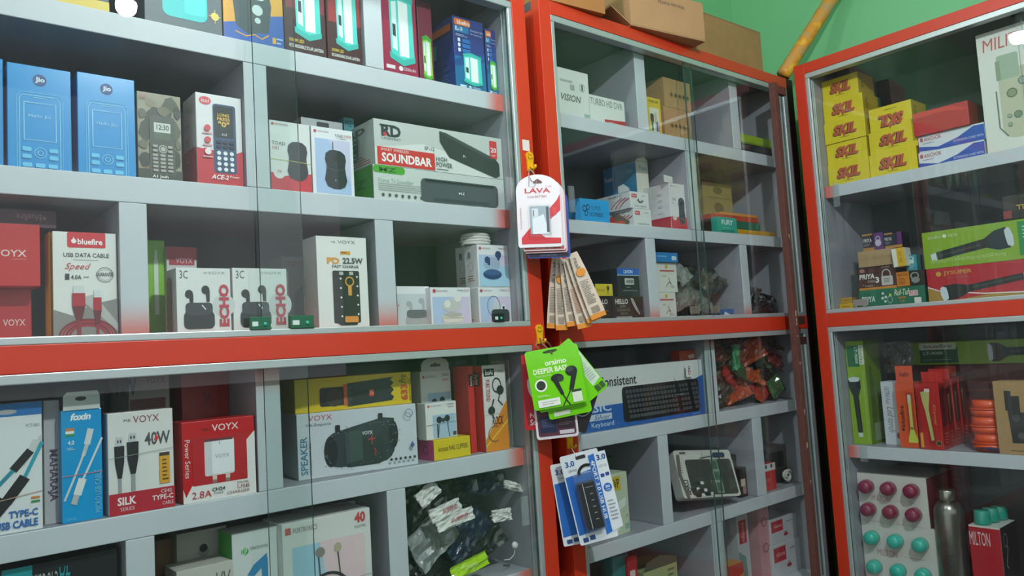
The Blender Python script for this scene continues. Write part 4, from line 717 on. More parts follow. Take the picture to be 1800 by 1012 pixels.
# ---- corner cabinet, second row
b = Bx('headset_box', 'sky blue open tray of twelve pieces with black lettering', 'box', (1019, 350, .015), (1070, 351, .015), RB[2], .07, M('1f97d4', .35))
b.t_('title', '12 PCS', .38, .28, .68, .45, '1c4a6c').t_('title', 'NO:FM6835', .30, .55, .76, .74, '1c4a6c').ring('picture', .14, .42, .07, .3, '17304a', rv=.14).ring('picture', .25, .36, .06, .3, '17304a', rv=.13).ring('picture', .18, .62, .05, .3, '17304a', rv=.13)
b.p('open_flap', [(-.02, .02), (-.16, .4), (-.2, .98), (-.02, .98)], '1a86c0').done()
o = Bx('headset_box', 'blue carton end peeking out beside the hanging battery pack', 'box', (975, 357, .09), (1006, 356, .09), RB[2], .05, M('1f97d4', .35)); o.p('fold', [(.5, .4), (1, 0), (1, 1), (.3, 1)], '1a86c0').done()
k1 = Bx('knife_box', 'white knife set box at the bottom of the pair with open window', 'box', (1113, 365, .012), (1144, 369, .012), RB[2], .13, M('d2d3d2', .45), group='white knife set boxes')
k2 = Bx('knife_box', 'white knife set box on top with a flap sticking up', 'box', (1107, 337, .012), (1139, 338, .012), k1.zt+.0004, .13, M('d2d3d2', .45), group='white knife set boxes')
for q in (k1, k2):
    q.q('logo', .06, .14, .36, .36, 'c03a44', .03).t_('logo', 'Rayon', .09, .18, .33, .32, 'f0d8d8').t_('title', '12pcs knife set', .22, .80, .84, .92, '4a4c4e').lines('print', .62, .18, .88, .25, 1, '7a7c7e')
    q.f('L').t_('model', 'No:87127', .45, .10, .80, .22, '5a5e60').ln('knife_picture', [(.6, .9), (.75, .5), (.9, .35)], .02, 'b03a54').ln('knife_picture', [(.7, .92), (.85, .55), (.97, .42)], .02, 'b03a54').ln('knife_picture', [(.5, .85), (.62, .55), (.8, .3)], .015, 'b03a54')
k2.f('F').ln('pen_mark', [(.38, .55), (.42, .42), (.45, .6), (.55, .62), (.6, .5), (.62, .62), (.68, .5)], .05, '222428')
k2.f('L').p('flap', [(.72, 0), (1, 0), (1.0, -.18), (.86, -.50), (.72, -.42)], 'c8cccc').done()
k1.f('L').p('torn_window', [(.25, .95), (.45, .2), (.6, .1), (.9, .7), (.85, .95)], '6f5d4c').e('window_contents', .58, .72, .2, .16, 'e0502a').e('window_contents', .42, .45, .1, .2, 'd84a3c').done()
fx = Bx('charger_box', 'blue sided charger box with cream front and open lid', 'box', (1117, 284, .10), (1138, 284, .10), RB[2], .12, M('d6d1bf', .45))
fx.t_('logo', 'Foxin', .25, .06, .85, .12, '3a8ab0', bold=.01).lines('print', .6, .36, .85, .46, 3, '9a9686').p('open_lid', [(.0, .0), (.1, -.03), (.7, -.07), (1, -.02), (1, .0)], 'cfc7ae')
fx.f('L').r('blue_side', 0, 0, 1, 1, '1c86b8').t_('blue_side', 'Foxin', .05, .13, .28, .20, 'd8ecf4', bold=.01).lines('blue_side', .72, .1, .95, .15, 2, 'a8d4ea').p('picture', [(.18, .50), (.78, .38), (.78, 1), (.18, 1)], 'cfd4ce').ring('picture', .9, .52, .05, .2, 'd8ecf4').p('picture', [(.25, .62), (.5, .5), (.68, .56), (.5, .72), (.3, .78)], '4a6a30').done()
b = Bx('mouse_box', 'white mouse box with red base and open flaps, against the divider', 'box', (1175, 321, .012), (1206, 325, .012), RB[2], .10, M('d8d6d5', .45))
b.r('red_base', 0, .73, 1, 1, 'c82834').t_('title', 'TOAD', .10, .32, .40, .38, '6a6c6e').t_('title', '101', .12, .41, .25, .45, 'b87a70').t_('logo', 'PORTRONICS', .2, .05, .5, .075, 'b0a0a0').e('logo', .12, .06, .04, None, 'a89a9a'); mouse(b, .50, .30, .92, .88, col='3a3c3e')
b.e('badge', .22, .75, .13, .06, 'dcd4c8').ln('rubber_band', [(0, .72), (1, .79)], .012, '8aa070').p('open_flap', [(-.3, 0), (-.3, -.16), (.25, -.13), (.25, 0)], 'd0cecd')
b.f('L').r('red_base', 0, .73, 1, 1, 'b8222e')
for k in range(4): b.lines('side_print', .62, .2+.13*k, .8, .25+.13*k, 2, 'b8b4b2'); b.lines('side_print', .1, .24+.13*k, .3, .29+.13*k, 2, 'b8b4b2')
b.done()
# cartons and flat packets to the right
st = None
TAN = M('9a8a54', .7, grain=.12, scale=20)
zz = RB[2]
for k, (lab, hgt) in enumerate((('olive brown carton at the bottom of the stack by the divider', .065), ('olive brown carton second from the bottom of the stack', .062), ('olive brown carton third in the stack by the divider', .045))):
    b = Bx('carton', lab, 'box', (1233, 300+k*4, .10+.004*k), (1284, 306+k*4, .10+.004*k), zz, .12, TAN, h=hgt, group='olive cartons by the divider'); b.e('print', .5, .5, .16, .25, '6f6238').ln('print', [(.1, .02), (.9, .02)], .01, '6f6238').done(); zz = b.zt+.0004
fu = Bx('blade_box', 'small teal razor box with white lettering', 'box', (1260, 383, .006), (1294, 381, .006), RB[2], .02, M('2fa48f', .4)); fu.t_('title', 'FURY', .22, .16, .80, .48, 'dfeee8', bold=.03).ln('label', [(.2, .85), (.82, .85), (.82, .97), (.2, .97), (.2, .85)], .02, '1c4a44').lines('label', .25, .62, .78, .7, 1, '8ad0c0').done()
zz = RB[2]
for k, (u0_, u1_, hh, col, lab) in enumerate(((1296, 1368, .020, 'd09a1c', 'mustard yellow packet at the bottom of the flat pile'), (1294, 1336, .022, '1f6a50', 'dark green packet in the middle of the flat pile'), (1250, 1334, .014, 'c2451f', 'orange red packet on the flat pile'), (1268, 1332, .008, 'e08a28', 'thin orange packet on the very top of the flat pile'))):
    b = Bx('flat_packet', lab, 'packet', (u0_, 390, .03), (u1_, 396, .03), zz, .09, M(col, .3, coat=.4, bump=.4, scale=40), h=hh, group='flat packets beside the teal razor box')
    if k == 1: b.t_('print', '17', .82, .15, .95, .75, '8ad08a', it=.3)
    b.done(); zz = b.zt+.0006

# ---- corner cabinet, third row
hz = Bx('tweezer_box', 'dark brown tweezers box with white lettering at the front', 'box', (1075, 521, .012), (1130, 521, .012), RB[3], .09, M('33241f', .4))
hz.t_('title', 'HELLO', .10, .10, .50, .31, 'd8d0c8', bold=.03).t_('title', 'HAPPY', .24, .36, .43, .44, 'a89a90', bold=.01).ln('print', [(.12, .48), (.55, .48)], .006, '8a7a6a').t_('print', 'COMBINATION', .14, .52, .55, .61, '9a8a70').t_('print', 'PIECES', .25, .66, .47, .75, '9a8a70').q('print', .10, .82, .60, .95, 'a09a90', .02).t_('print', '1 BOX 6 PIECES', .2, .85, .55, .92, '3a2c26')
hz.p('tweezers_picture', [(.58, .05), (.66, .10), (.86, .72), (.84, .76), (.72, .55), (.62, .25)], 'b8b0a8').ln('tweezers_picture', [(.62, .15), (.84, .70)], .01, '4a3a34').done()
h2 = Bx('tweezer_box', 'dark brown tweezers box partly hidden by the foil pouches', 'box', (1028, 521, .012), (1074, 521, .012), RB[3], .09, M('33241f', .4)); h2.t_('title', 'HELLO', .35, .10, .85, .31, 'd8d0c8', bold=.03).t_('title', 'HAPPY', .5, .36, .75, .44, 'a89a90').lines('print', .5, .55, .9, .62, 1, '8a7a6a').done()
lv = Bx('razor_box', 'black green box with a bright blue top band and barcode', 'box', (1084, 472, .014), (1122, 471, .014), hz.zt+.0004, .12, M('1d2624', .4))
lv.r('band', 0, 0, 1, .24, '1f62b4').ln('band', [(0, .245), (1, .245)], .02, 'b8d4e8').t_('title', 'LIVON', .30, .06, .70, .18, 'e4ecf2', bold=.02).r('barcode', .32, .36, .74, .58, 'd8d8d4')
for k in range(11): lv.r('barcode', .36+.032*k, .40, .372+.032*k+.006*(k % 3), .54, '2a2a2a')
lv.lines('print', .36, .66, .62, .7, 1, 'c0c0b8').t_('print', 'quick easy neat & dry', .2, .76, .86, .83, 'a8aca8').done()
e_ = Bx('scissors_tag', 'yellow tag hanging on a clear pack of scissors', 'tag', (1046, 497, .0), (1076, 496, .0), lv.zt-.060, .0012, M('d2b92c', .45), h=.028); e_.t_('print', 'Almurat', .05, .35, .55, .62, 'b08a3a').ln('print', [(.7, .85), (.72, .4)], .03, '2a3a1c').e('print', .72, .35, .08, .2, '3a4a24').done()
e_.o.location.z = hz.zt+H+.0008
wb = Bx('medicine_box', 'white box with a red line at the bottom of the small stack', 'box', (1153.5, 513, .02), (1187, 514, .02), RB[3], .09, M('d5d3cb', .5))
wt = Bx('medicine_box', 'white box with a red line, second in the small stack', 'box', (1152, 457, .02), (1188, 461, .02), wb.zt+.004, .09, M('d5d3cb', .5))
wt.o.location.z -= .0036
for q in (wb, wt):
    q.e('sun_mark', .5, .14, .07, None, 'd8a82c', 8).r('red_line', .17, .25, .87, .305, 'b85a58').lines('print', .28, .42, .5, .49, 3, 'b8b6b0').lines('print', .55, .36, .85, .40, 2, 'c0beb8').ln('picture', [(.42, .80), (.62, .62), (.58, .50), (.55, .58)], .02, '55534f').ln('picture', [(.6, .66), (.68, .72)], .03, '55534f').lines('print', .6, .76, .85, .86, 3, 'c0beb8').done()
b = Bx('pen_box', 'small flat blue box lying on the two white boxes', 'box', (1150, 440, .012), (1191, 447, .012), wt.zt-.0032, .09, M('2278b8', .4)); b.lines('print', .1, .3, .6, .55, 1, '7ab4d8').q('label', .72, .35, .92, .78, 'b8d0dc', .02).done()
GREY1 = M('77756c', .2, coat=.8, bump=.8, scale=40, grain=.3); GREY2 = M('3c3d3a', .2, coat=.8, bump=.8, scale=40, grain=.4)
settle('plastic_bag', 'bag', 'grey bags beside the white boxes', lambda c_, a, b_, d: '%s plastic bag at the %s %s %s of the heap beside white boxes' % (c_, a, d, b_), 1.632, 1.886, YS+.03, YS+.20, RB[3]+H, .22+H, 64, [(GREY1, 'pale grey'), (GREY2, 'dark grey'), (BAGC, 'clear'), (GREY2, 'dark grey')], (.10, .07, .024), 3)
settle('plastic_bag', 'bag', 'black bags in the corner compartment', lambda c_, a, b_, d: '%s plastic bag at the %s %s %s of the right corner heap' % (c_, a, d, b_), 1.923, 2.133, YS+.03, YS+.20, RB[3]+H, .15+H, 30, [(GREY2, 'dark grey'), (BAGK, 'black'), (BAGK, 'glossy black')], (.095, .065, .024), 4)
b = Bx('leaflet_packet', 'blue and white packet lying at the foot of the grey bags', 'packet', (1266, 543, .012), (1290, 543, .012), RB[3], .03, M('2b5aa0', .4)); b.p('white_corner', [(.3, .3), (1, 1), (.2, 1)], 'd8dce0').done()
for (u, v, lab) in ((1222, 552, 'steel glass clip on the left, at the foot of the sliding doors'), (1258, 551, 'steel glass clip on the right, at the foot of the sliding doors')):
    p0 = W(u, v, 1.203); e_ = empty('glass_clip', (p0.x, 1.2035, R1+.0112+H)); tag(e_, lab, 'clip', 'steel glass clips'); w, h = .034, .024
    STL = M('9c988c', .35, metal=.8)
    v_1, f_1 = boxgeo(-w/2, 0, .004, w/2, .002, h, .0004); mesh('plate', v_1, f_1, STL, parent=e_)
    for s_ in (-1, 1): v_1, f_1 = boxgeo(s_*w*.36-.003, -.004, 0, s_*w*.36+.003, .002, .005, .0004); mesh('foot', v_1, f_1, M('3c3a36', .5), parent=e_)
    for s_ in (-1, 1): v_1, f_1 = boxgeo(s_*w*.46-.001, -.003, .004, s_*w*.46+.001, 0, h, .0003); mesh('flange', v_1, f_1, STL, parent=e_)

# ---- corner cabinet, fourth row
kb = Bx('keyboard_box', 'white and blue keyboard box with a black keyboard picture', 'box', (995, 664, .012), (1233, 622, .012), RB[4], .05, M('dadbd9', .4))
kb.p('blue_panel', [(0, .62), (.42, .60), (.78, .47), (1, .28), (1, 1), (0, 1)], '1d5fae').t_('logo', 'Consistent', .20, .14, .47, .31, '26282a', bold=.015).t_('title', 'BASIC', .05, .56, .28, .70, 'c8d8ec', bold=.02).r('title', .10, .73, .28, .83, 'c8d4e4').t_('title', 'Silver', .16, .745, .27, .82, '3a5a8a', it=.3).t_('subtitle', 'Keyboard', .14, .86, .29, .96, 'c8d8ec', bold=.005)
kb.q('keyboard_picture', .36, .34, .955, .93, '17191b', .02)
for j in range(6):
    for i in range(22):
        if i in (15, 19): continue
        kb.q('keys', .385+.0252*i, .40+.082*j, .405+.0252*i, .455+.082*j, '4b5055', .002, 2)
kb.r('keys', .47, .81, .64, .865, '4b5055').t_('keyboard_picture', 'Consistent', .745, .565, .80, .59, 'b8bcbe').ln('keyboard_picture', [(.74, .34), (.73, .28)], .003, '17191b')
kb.q('badge', .83, .06, .885, .29, 'e4e0de', .004).t_('badge', '8', .848, .09, .868, .20, '4a4a4c').t_('badge', '0', .848, .18, .868, .26, 'b03a3a').lines('print', .86, .945, .95, .965, 1, 'a8c0e0').done()
b = Bx('cable_box', 'small red box lying on top of the keyboard box', 'box', (1193, 606, .03), (1226, 605, .03), kb.zt+.0004, .03, M('a8402c', .4), h=.026); b.p('print', [(.5, .55), (.9, .4), (.95, .8), (.6, .9)], 'c8a89a').done()
TIN = [(M(h_, .2, coat=.8, bump=1, scale=60, grain=.5), n_) for h_, n_ in (('a8291f', 'red'), ('3a5a2c', 'green'), ('4a3a20', 'brown'), ('6a1f1c', 'dark red'), ('2a2c20', 'dark olive'), ('b04a22', 'orange'))]
settle('tinsel_packet', 'packet', 'tinsel packets beside the keyboard', lambda c_, a, b_, d: '%s film packet at the %s %s %s of the tinsel heap' % (c_, a, d, b_), 1.734, 2.133, YS+.02, YS+.22, RB[4]+H, -.002+H, 80, TIN, (.085, .055, .018), 6)
bag('bottle_brush', 'green and white brush head standing among the tinsel packets', 'brush', P(1294, 628, .012), (.03, .07, .014), (PI/2, .05, 0), M('1f7a44', .3, coat=.5, bump=1, scale=80), 91)

# ---- corner cabinet, fifth row
vp = Bx('charger_box', 'pale green charger box with a yellow title patch', 'box', (1071, 834, .025), (1101, 828, .025), RB[5], .05, M('c6cdb4', .45)); vp.r('title', .12, .05, .60, .28, 'd2b436').t_('title', 'VP', .20, .09, .52, .24, '3a3a20', bold=.02).p('picture', [(.2, .62), (.42, .46), (.85, .42), (.8, .55), (.45, .6), (.35, .92), (.2, .95)], 'e4e6dc').t_('print', 'V.P', .78, .70, .92, .75, '5a6a5a').r('print', .72, .84, .94, .93, '8ab0a0').done()
b = Bx('charger_box', 'dark green box behind the pale green charger box', 'box', (1046, 808, .10), (1082, 802, .10), RB[5], .05, M('3a4a3a', .5)); b.t_('print', 'LT', .7, .2, .9, .32, '7a8a3a').done()
po = Card('tool_pouch', 'clear zip pouch of screwdriver tools with a white frame', 'pouch', (1190, 803, .05), (1283, 779, .03), (1200, 889, .012), .03, M('c9c7c0', .35, coat=.4, bump=.25, scale=12), pl=P, outline=rrect(.05, 1.1))
po.q('window', .16, .20, .97, .95, '3e423c', .04).r('label_strip', .60, .20, .72, .92, '8a988c')
for k in range(3): po.r('label_strip', .615, .24+.23*k, .705, .42+.23*k, '4a6a54')
po.t_('title', 'BAKU', .05, .62, .14, .93, '4a4a46', rot=90, bold=.03).lines('print', .05, .25, .1, .5, 5, '8a8a84').q('zip_holes', .1, .04, .2, .08, '55564f', .01)
for x, y in ((.33, .70), (.24, .82), (.36, .85), (.30, .95), (.46, .93)): po.q('screwdriver', x-.10, y-.03, x, y+.035, '1c1e1c', .02); po.q('screwdriver', x, y-.035, x+.06, y+.03, 'd8d6cc', .02)
po.q('screwdriver', .66, .06, .88, .17, '2e3e58', .03).ln('screwdriver', [(.42, .18), (.66, .13)], .01, '4a4a48').ln('zip', [(.06, .1), (.02, .5), (.08, 1)], .05, '6a655c').done()
b = Bx('tool_pack', 'dark card of small tools with upright pale lettering', 'pack', (1282, 800, .06), (1303, 797, .06), RB[5], .02, M('3a3a34', .4)); b.t_('title', '116 PCS BIT SET', .15, .1, .5, .95, 'a8a69a', rot=90).done()
b = Bx('tool_pack', 'dark pack with a bright label leaning on the divider', 'pack', (1299, 823, .03), (1311, 821, .03), RB[5], .03, M('2c2624', .4)); b.r('label', .1, .38, .75, .62, 'd0b8a0').r('label', .3, .62, .8, .9, 'a07a78').done()
b = Bx('cable_box', 'dark red and white box lying at the back above the tool pouch', 'box', (1216, 752, .15), (1290, 742, .15), RB[5], .06, M('5c3a36', .5)); b.p('white_edge', [(0, .25), (.55, .30), (1, .1), (1, .2), (.55, .42), (0, .38)], '8a8680').done()
b = Bx('charger_pack', 'red and white charger pack beside the white cable coil', 'pack', (1340, 815, .02), (1362, 814, .02), RB[5], .03, M('c22c2c', .4)); b.r('white_head', 0, 0, 1, .27, 'd6d2ce').e('socket', .25, .1, .09, None, '4a4a4a').e('socket', .68, .1, .09, None, '4a4a4a').t_('print', 'LED', .2, .55, .55, .66, 'e0a0a0').done()
p = P(1376, 842, .05); c_ = tube('cable_coil', [Vector(((.020-.0002*a)*math.cos(a*.5), -.004*math.sin(a*.9), .022+(.017-.0002*a)*math.sin(a*.5))) for a in range(0, 60)], .0026, M('c4c2ba', .4), n=6); c_.location = (p.x-.006, YS+.03, RB[5]+H+.0025); tag(c_, 'white cable coil in front of the metal charger', 'cable')
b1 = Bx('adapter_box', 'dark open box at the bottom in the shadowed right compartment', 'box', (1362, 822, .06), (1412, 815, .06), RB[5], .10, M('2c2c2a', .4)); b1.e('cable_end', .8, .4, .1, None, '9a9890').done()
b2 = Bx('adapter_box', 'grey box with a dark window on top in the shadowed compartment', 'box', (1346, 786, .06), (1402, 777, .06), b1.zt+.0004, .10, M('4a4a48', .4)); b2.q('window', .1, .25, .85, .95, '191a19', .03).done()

# ---- corner cabinet, bottom row
b = lathe('canister', [(.001, 0), (.032, 0), (.033, .004), (.033, .20), (.030, .207), (.001, .208)], M('1b6a66', .35, grain=.1)); p = P(1080, 990, .07); b.location = (p.x, p.y, RB[6]+H); tag(b, 'teal canister at the lower left of the corner cabinet', 'canister')
g_, f_ = glyphs('24', .01); mesh('lettering', [(.0335*math.sin((x-.5)*.6), -.0335*math.cos((x-.5)*.6), .12+y*.02) for x, y in g_], f_, M('8ac0b8'), parent=b)
b = Bx('blade_pack', 'small red pack with a white slot beside the teal canister', 'pack', (1102, 980, .03), (1119, 975, .03), RB[6], .02, M('b02a30', .4)); b.q('slot', .2, .16, .75, .24, 'dcc8c4', .1).done()
b = Bx('paper_box', 'open pale green box with torn flaps', 'box', (1131, 1003, .04), (1190, 990, .04), RB[6], .10, M('a8a878', .6)); b.p('torn_flap', [(.0, 0), (.1, -.14), (.5, -.2), (1, -.1), (1, 0)], '5a5648').lines('print', .7, .05, .95, .3, 3, '6a6a44').done()
b = Bx('flower_pack', 'pale floral printed pack lying against the divider', 'pack', (1175, 945, .12), (1250, 925, .12), RB[6], .05, M('c0ae98', .5))
rnd = random.Random(9)
for k in range(70): b.e('flower_print', rnd.uniform(.02, .98), rnd.uniform(.05, .9), .014+.01*rnd.random(), None, rnd.choice(['8a5a4c', '4a4a3a', 'a8826c', '5a5a44']), 7)
b.done()
b = lathe('plastic_bowl', [(.001, 0), (.02, 0), (.032, .012), (.036, .03), (.033, .031), (.028, .014), (.001, .006)], M('6f9a2c', .4)); p = P(1238, 1008, .03); b.location = (1.615, p.y+.02, RB[6]+H); tag(b, 'lime green bowl at the lower edge beside the divider', 'bowl')
n1 = Bx('soap_box', 'white box with a red logo, lower of the two by the iron bar', 'box', (1356, 942, .04), (1426, 953, .04), RB[6], .08, M('c4c2c6', .45))
n2 = Bx('soap_box', 'white box with a red logo, upper of the two by the iron bar', 'box', (1352, 901, .045), (1409, 910, .045), n1.zt+.0004, .08, M('c4c2c6', .45))
for q in (n1, n2): q.r('logo', .03, .08, .46, .52, 'b82632').t_('logo', 'nilsons', .12, .22, .42, .36, 'e8c0c0').e('bowl_picture', .55, .72, .09, .06, 'a8323c').ln('bowl_picture', [(.5, .66), (.55, .6), (.6, .66)], .015, 'a8323c').lines('print', .6, .2, .9, .28, 1, '7a7a80').done()
for k, (u, lab) in enumerate(((1333, 'pink and white upright box next to the red logo boxes'),)):
    b = Bx('soap_box', lab, 'box', (1331, 893, .05), (1350, 890, .05), RB[6], .06, M('c48a90', .45)); b.ring('print', .5, .2, .25, .3, 'a04a58').ring('print', .5, .55, .25, .3, 'a04a58').done()
b = Bx('soap_box', 'white upright box with a turned red logo near the door edge', 'box', (1293, 905, .06), (1313, 900, .06), RB[6], .07, M('b8b6ba', .45), h=.21); b.r('logo', .15, .12, .8, .42, 'b02a34').t_('logo', 'nilsons', .35, .15, .6, .40, 'e0b0b0', rot=90).p('picture', [(0, .5), (.6, .6), (.7, .95), (0, .8)], '6a8a80').done()
b = Bx('sachet_box', 'small red and yellow box on the floor of the corner cabinet', 'box', (1278, 995, .02), (1306, 988, .02), RB[6], .04, M('c8862c', .45)); b.p('red_top', [(0, 0), (1, 0), (1, .3), (0, .5)], 'b83a34').r('label', .5, .4, .95, .9, 'd8c8a0').done()

# ------------------------------------------------------------------ side cabinet, top shelf
def skil(tl, tr, zb, h, lab, d, flip=False):
    b = Bx('cord_box', lab, 'box', tl, tr, zb, .11, M('dcc51c', .4), pl=Q, h=h, group='yellow extension cord boxes')
    ro = 180 if flip else 0; a, c = (.22, .78) if not flip else (.22, .80); t0_, t1_ = (.20, .62) if not flip else (.36, .80)
    b.t_('logo', 'SKIL', a-.02, t0_+.03, c+.0, t1_+.10, '5a2a20', rot=ro, it=.25, bold=.07).t_('logo', 'SKIL', a, t0_, c+.02, t1_+.06, 'bb5a34', rot=ro, it=.25, bold=.05).p('logo', [(.44, t1_-.02), (.56, t1_-.04), (.48, t1_+.22)], 'bb5a34')
    b.lines('print', .38, .78 if not flip else .14, .68, .84 if not flip else .2, 1, '8a7a2a').f('R').r('side_panel_print', 0, 0, .85, 1, 'b89f1c').r('side_panel_print', .85, 0, 1, 1, '2c6a4a').lines('side_panel_print', .12, .2, .3, .7, 5, '6a5a1c').done(); return b
zz = RC[1]; H5 = [.063, .061, .062, .064, .063]
nm = ('bottom', 'second from the bottom', 'middle', 'second from the top', 'top')
tops = [(1447, 1527, .0), (1443, 1523, .004), (1440, 1520, .0), (1437, 1516, .006), (1434, 1507, .010)]
for k in range(5):
    a, c, j = tops[k]; q = skil((a, 300-37*k, .025+j), (c, 287-38*k, .025+j), zz, H5[k], 'yellow cord box, %s of the five high stack' % nm[k], .0); zz = q.zt+.0004
zz = RC[1]
for k in range(3):
    q = skil((1527, 285-42*k, .03+.004*k), ((1611, 1611, 1601)[k], 266-42*k, .03+.004*k), zz, (.066, .063, .066)[k], 'yellow cord box, %s of the three high stack' % ('bottom', 'middle', 'top, printed upside down')[k], 0, k == 2); zz = q.zt+.0004
zz = RC[1]
for k in range(2):
    b = Bx('cord_box', 'white and blue cord box, %s of the two beneath the red box' % ('lower', 'upper')[k], 'box', (1613, 262-25*k, .03), (1729, 240-26*k, .03), zz, .10, M('d6d9df', .4), pl=Q, h=.043)
    b.p('blue_wave', [(0, .62), (.3, .85), (.6, .55), (.85, .08), (1, .10), (1, 1), (0, 1)], '2a4fae').p('blue_wave', [(0, .92), (.3, 1), (0, 1)], 'd6d9df').t_('logo', 'ANCHOR', .09, .12, .36, .36, 'b85a58', bold=.01).q('logo', .03, .12, .075, .36, 'b85a58', .01).lines('print', .06, .46, .3, .54, 1, '8a8a94').t_('print', 'EXTENSION CORD WITH', .54, .66, .98, .80, 'd0d8ec').done(); zz = b.zt+.0004
b = Bx('cord_box', 'red box with an angled lid on the white and blue boxes', 'box', (1607, 236, .02), (1704, 212, .02), zz, .11, M('b8262a', .4), pl=Q, h=.062); b.p('lid_fold', [(0, .0), (.7, .05), (1, .30), (.9, .34), (.6, .2), (0, .25)], 'd23a38').f('R').r('side_print', 0, .0, 1, 1, '8a2024').done()
ml = Bx('phone_box', 'tall white box with a toy-like walkie phone picture', 'box', (1714, 64, .03), (1850, 20, .03), RC[1], .09, M('dcdad2', .4), pl=Q)
ml.t_('title', 'MILIT', .08, .06, .55, .16, 'c05a54', it=.1).q('product_picture', .24, .34, .80, .90, 'bfbda4', .16).q('product_picture', .24, .22, .52, .42, '9fb09a', .03).r('product_picture', .22, .26, .28, .42, '8a9a80').ln('product_picture', [(.20, .5), (.2, .8), (.3, .88)], .02, '6a7a64')
for x, y, r_, c_ in ((.40, .54, .07, '8a9470'), (.55, .46, .06, '9aa89a'), (.45, .72, .055, '7a8a72'), (.68, .70, .09, '6a7a6c'), (.60, .62, .035, '8a9a8a'), (.70, .58, .03, '8a9a8a'), (.34, .72, .03, '9aa89a'), (.34, .79, .03, '9aa89a')): ml.e('keypad', x, y, r_, None, c_); ml.ring('keypad', x, y, r_, .2, '5a6a5a')
ml.done()

# ---- side cabinet, second shelf
pg = Bx('padlock_box', 'green padlock box at the foot of the padlock stack', 'box', (1509, 509, .02), (1625, 503, .02), RC[2], .08, M('1f6a50', .4), pl=Q)
pg.t_('logo', 'PRIYA', .04, .35, .25, .66, 'd8e4dc', bold=.02, it=.15).t_('title', 'Ruf-Tuf', .55, .10, .78, .42, 'd8dcb8', it=.3, bold=.01).r('label', .77, .22, .90, .50, 'd8b0b4').t_('label', 'RS 25', .78, .26, .89, .44, 'a83a54').q('label', .84, .60, .94, .9, 'd8d4cc', .01).r('print', .60, .5, .72, .58, 'b07a3a').t_('print', 'TUF', .62, .66, .70, .80, 'b8a04a').ring('padlock_picture', .48, .6, .04, .2, 'a8b0b0', rv=.2)
for x, y in ((.38, .25), (.42, .45), (.37, .5), (.41, .68), (.49, .36)): pg.e('padlock_picture', x, y, .022, None, 'c8d84a' if x > .45 else 'c8d0cc', 6)
pg.done()
pb = Bx('padlock_box', 'brown padlock box with large white numeral three', 'box', (1507, 469, .025), (1573, 467, .025), pg.zt+.0004, .07, M('4e2a24', .4), pl=Q)
pb.r('base_band', 0, .90, 1, 1, 'c8862c').e('logo', .12, .14, .07, .09, 'a87a70').t_('logo', 'PRIYA', .03, .30, .44, .52, 'e0dcd6', bold=.03, it=.15).t_('title', 'Action', .24, .56, .44, .68, 'c0b0a8', it=.2).t_('title', '3', .46, .46, .56, .72, 'e4e0da', bold=.04).t_('title', '7 Levers', .10, .76, .38, .86, 'c8b8b0').t_('title', '70 MM', .64, .02, .85, .12, 'b0a098').q('padlock_picture', .62, .46, .92, .86, 'c0bab4', .03).ring('padlock_picture', .76, .38, .12, .22, 'c0bab4', rv=.22).lines('padlock_picture', .68, .55, .86, .75, 3, '7a746e').done()
po_ = Bx('padlock_box', 'black and orange padlock box right of the brown one', 'box', (1575, 478, .025), (1624, 474, .025), pg.zt+.0004, .06, M('22241f', .4), pl=Q)
po_.r('orange_panel', 0, .0, .46, .96, 'd07a20').t_('orange_panel', 'Ruf-Tuf', .04, .1, .42, .28, '4a2a14', it=.2, bold=.01).lines('orange_panel', .06, .4, .35, .85, 5, '7a4a18').ring('padlock_picture', .66, .35, .15, .25, 'a8a89c', rv=.25).e('padlock_picture', .68, .62, .15, .2, '8a8a80').done()
tc = Bx('padlock_box', 'plain tan carton on the brown padlock box', 'box', (1507, 442, .02), (1567, 437, .02), pb.zt+.0004, .06, M('a98a62', .7, grain=.1), pl=Q); tc.ln('tape_line', [(.0, .5), (1, .48)], .006, '8a6c48').done()
for k, (u0_, u1_, lab) in enumerate(((1515, 1551, 'small purple and orange padlock box on the tan carton'), (1552, 1584, 'small black padlock box on the right of the purple one'))):
    b = Bx('padlock_box', lab, 'box', (u0_, 411-2*k, .025+.01*k), (u1_, 409-k, .025+.01*k), tc.zt+.0004, .05, M('26222c' if k else '2b2430', .4), pl=Q)
    b.r('purple_panel', .55 if not k else .75, 0, 1, 1, '5e2a6a').r('base_band', 0, .82, .55 if not k else 1, 1, 'b07a34').r('top_band', 0, 0, .5, .1, 'b07a34').t_('logo', 'PRIYA', .05, .28, .45, .5, 'c8c4c0', bold=.02, it=.15).lines('print', .05, .58, .4, .74, 2, '8a8688')
    if not k: b.ring('padlock_picture', .76, .36, .12, .3, 'c8c0cc', rv=.16).e('padlock_picture', .76, .60, .15, .2, 'c0b8c4')
    b.done()
b = Card('padlock_box', 'white and yellow box tilted against the stack', 'box', (1566, 438, .004), (1588, 434, .004), (1571, 470, .004), .04, M('ddd9cc', .4), pl=Q); b.r('yellow_panel', .38, 0, 1, 1, 'd8a81c').t_('print', 'ALL 150', .55, .2, .75, .8, '6a5418', rot=90).done()
b = Bx('padlock_box', 'small teal padlock box beside the tilted yellow box', 'box', (1592, 449, .03), (1610, 447, .03), po_.zt+.0004, .04, M('3f8a94', .4), pl=Q); b.ring('padlock_picture', .5, .22, .25, .3, 'd0dcdc', rv=.12).q('padlock_picture', .3, .3, .75, .55, 'b8c8c8', .05).lines('print', .2, .65, .8, .9, 3, '9ac0c4').done()
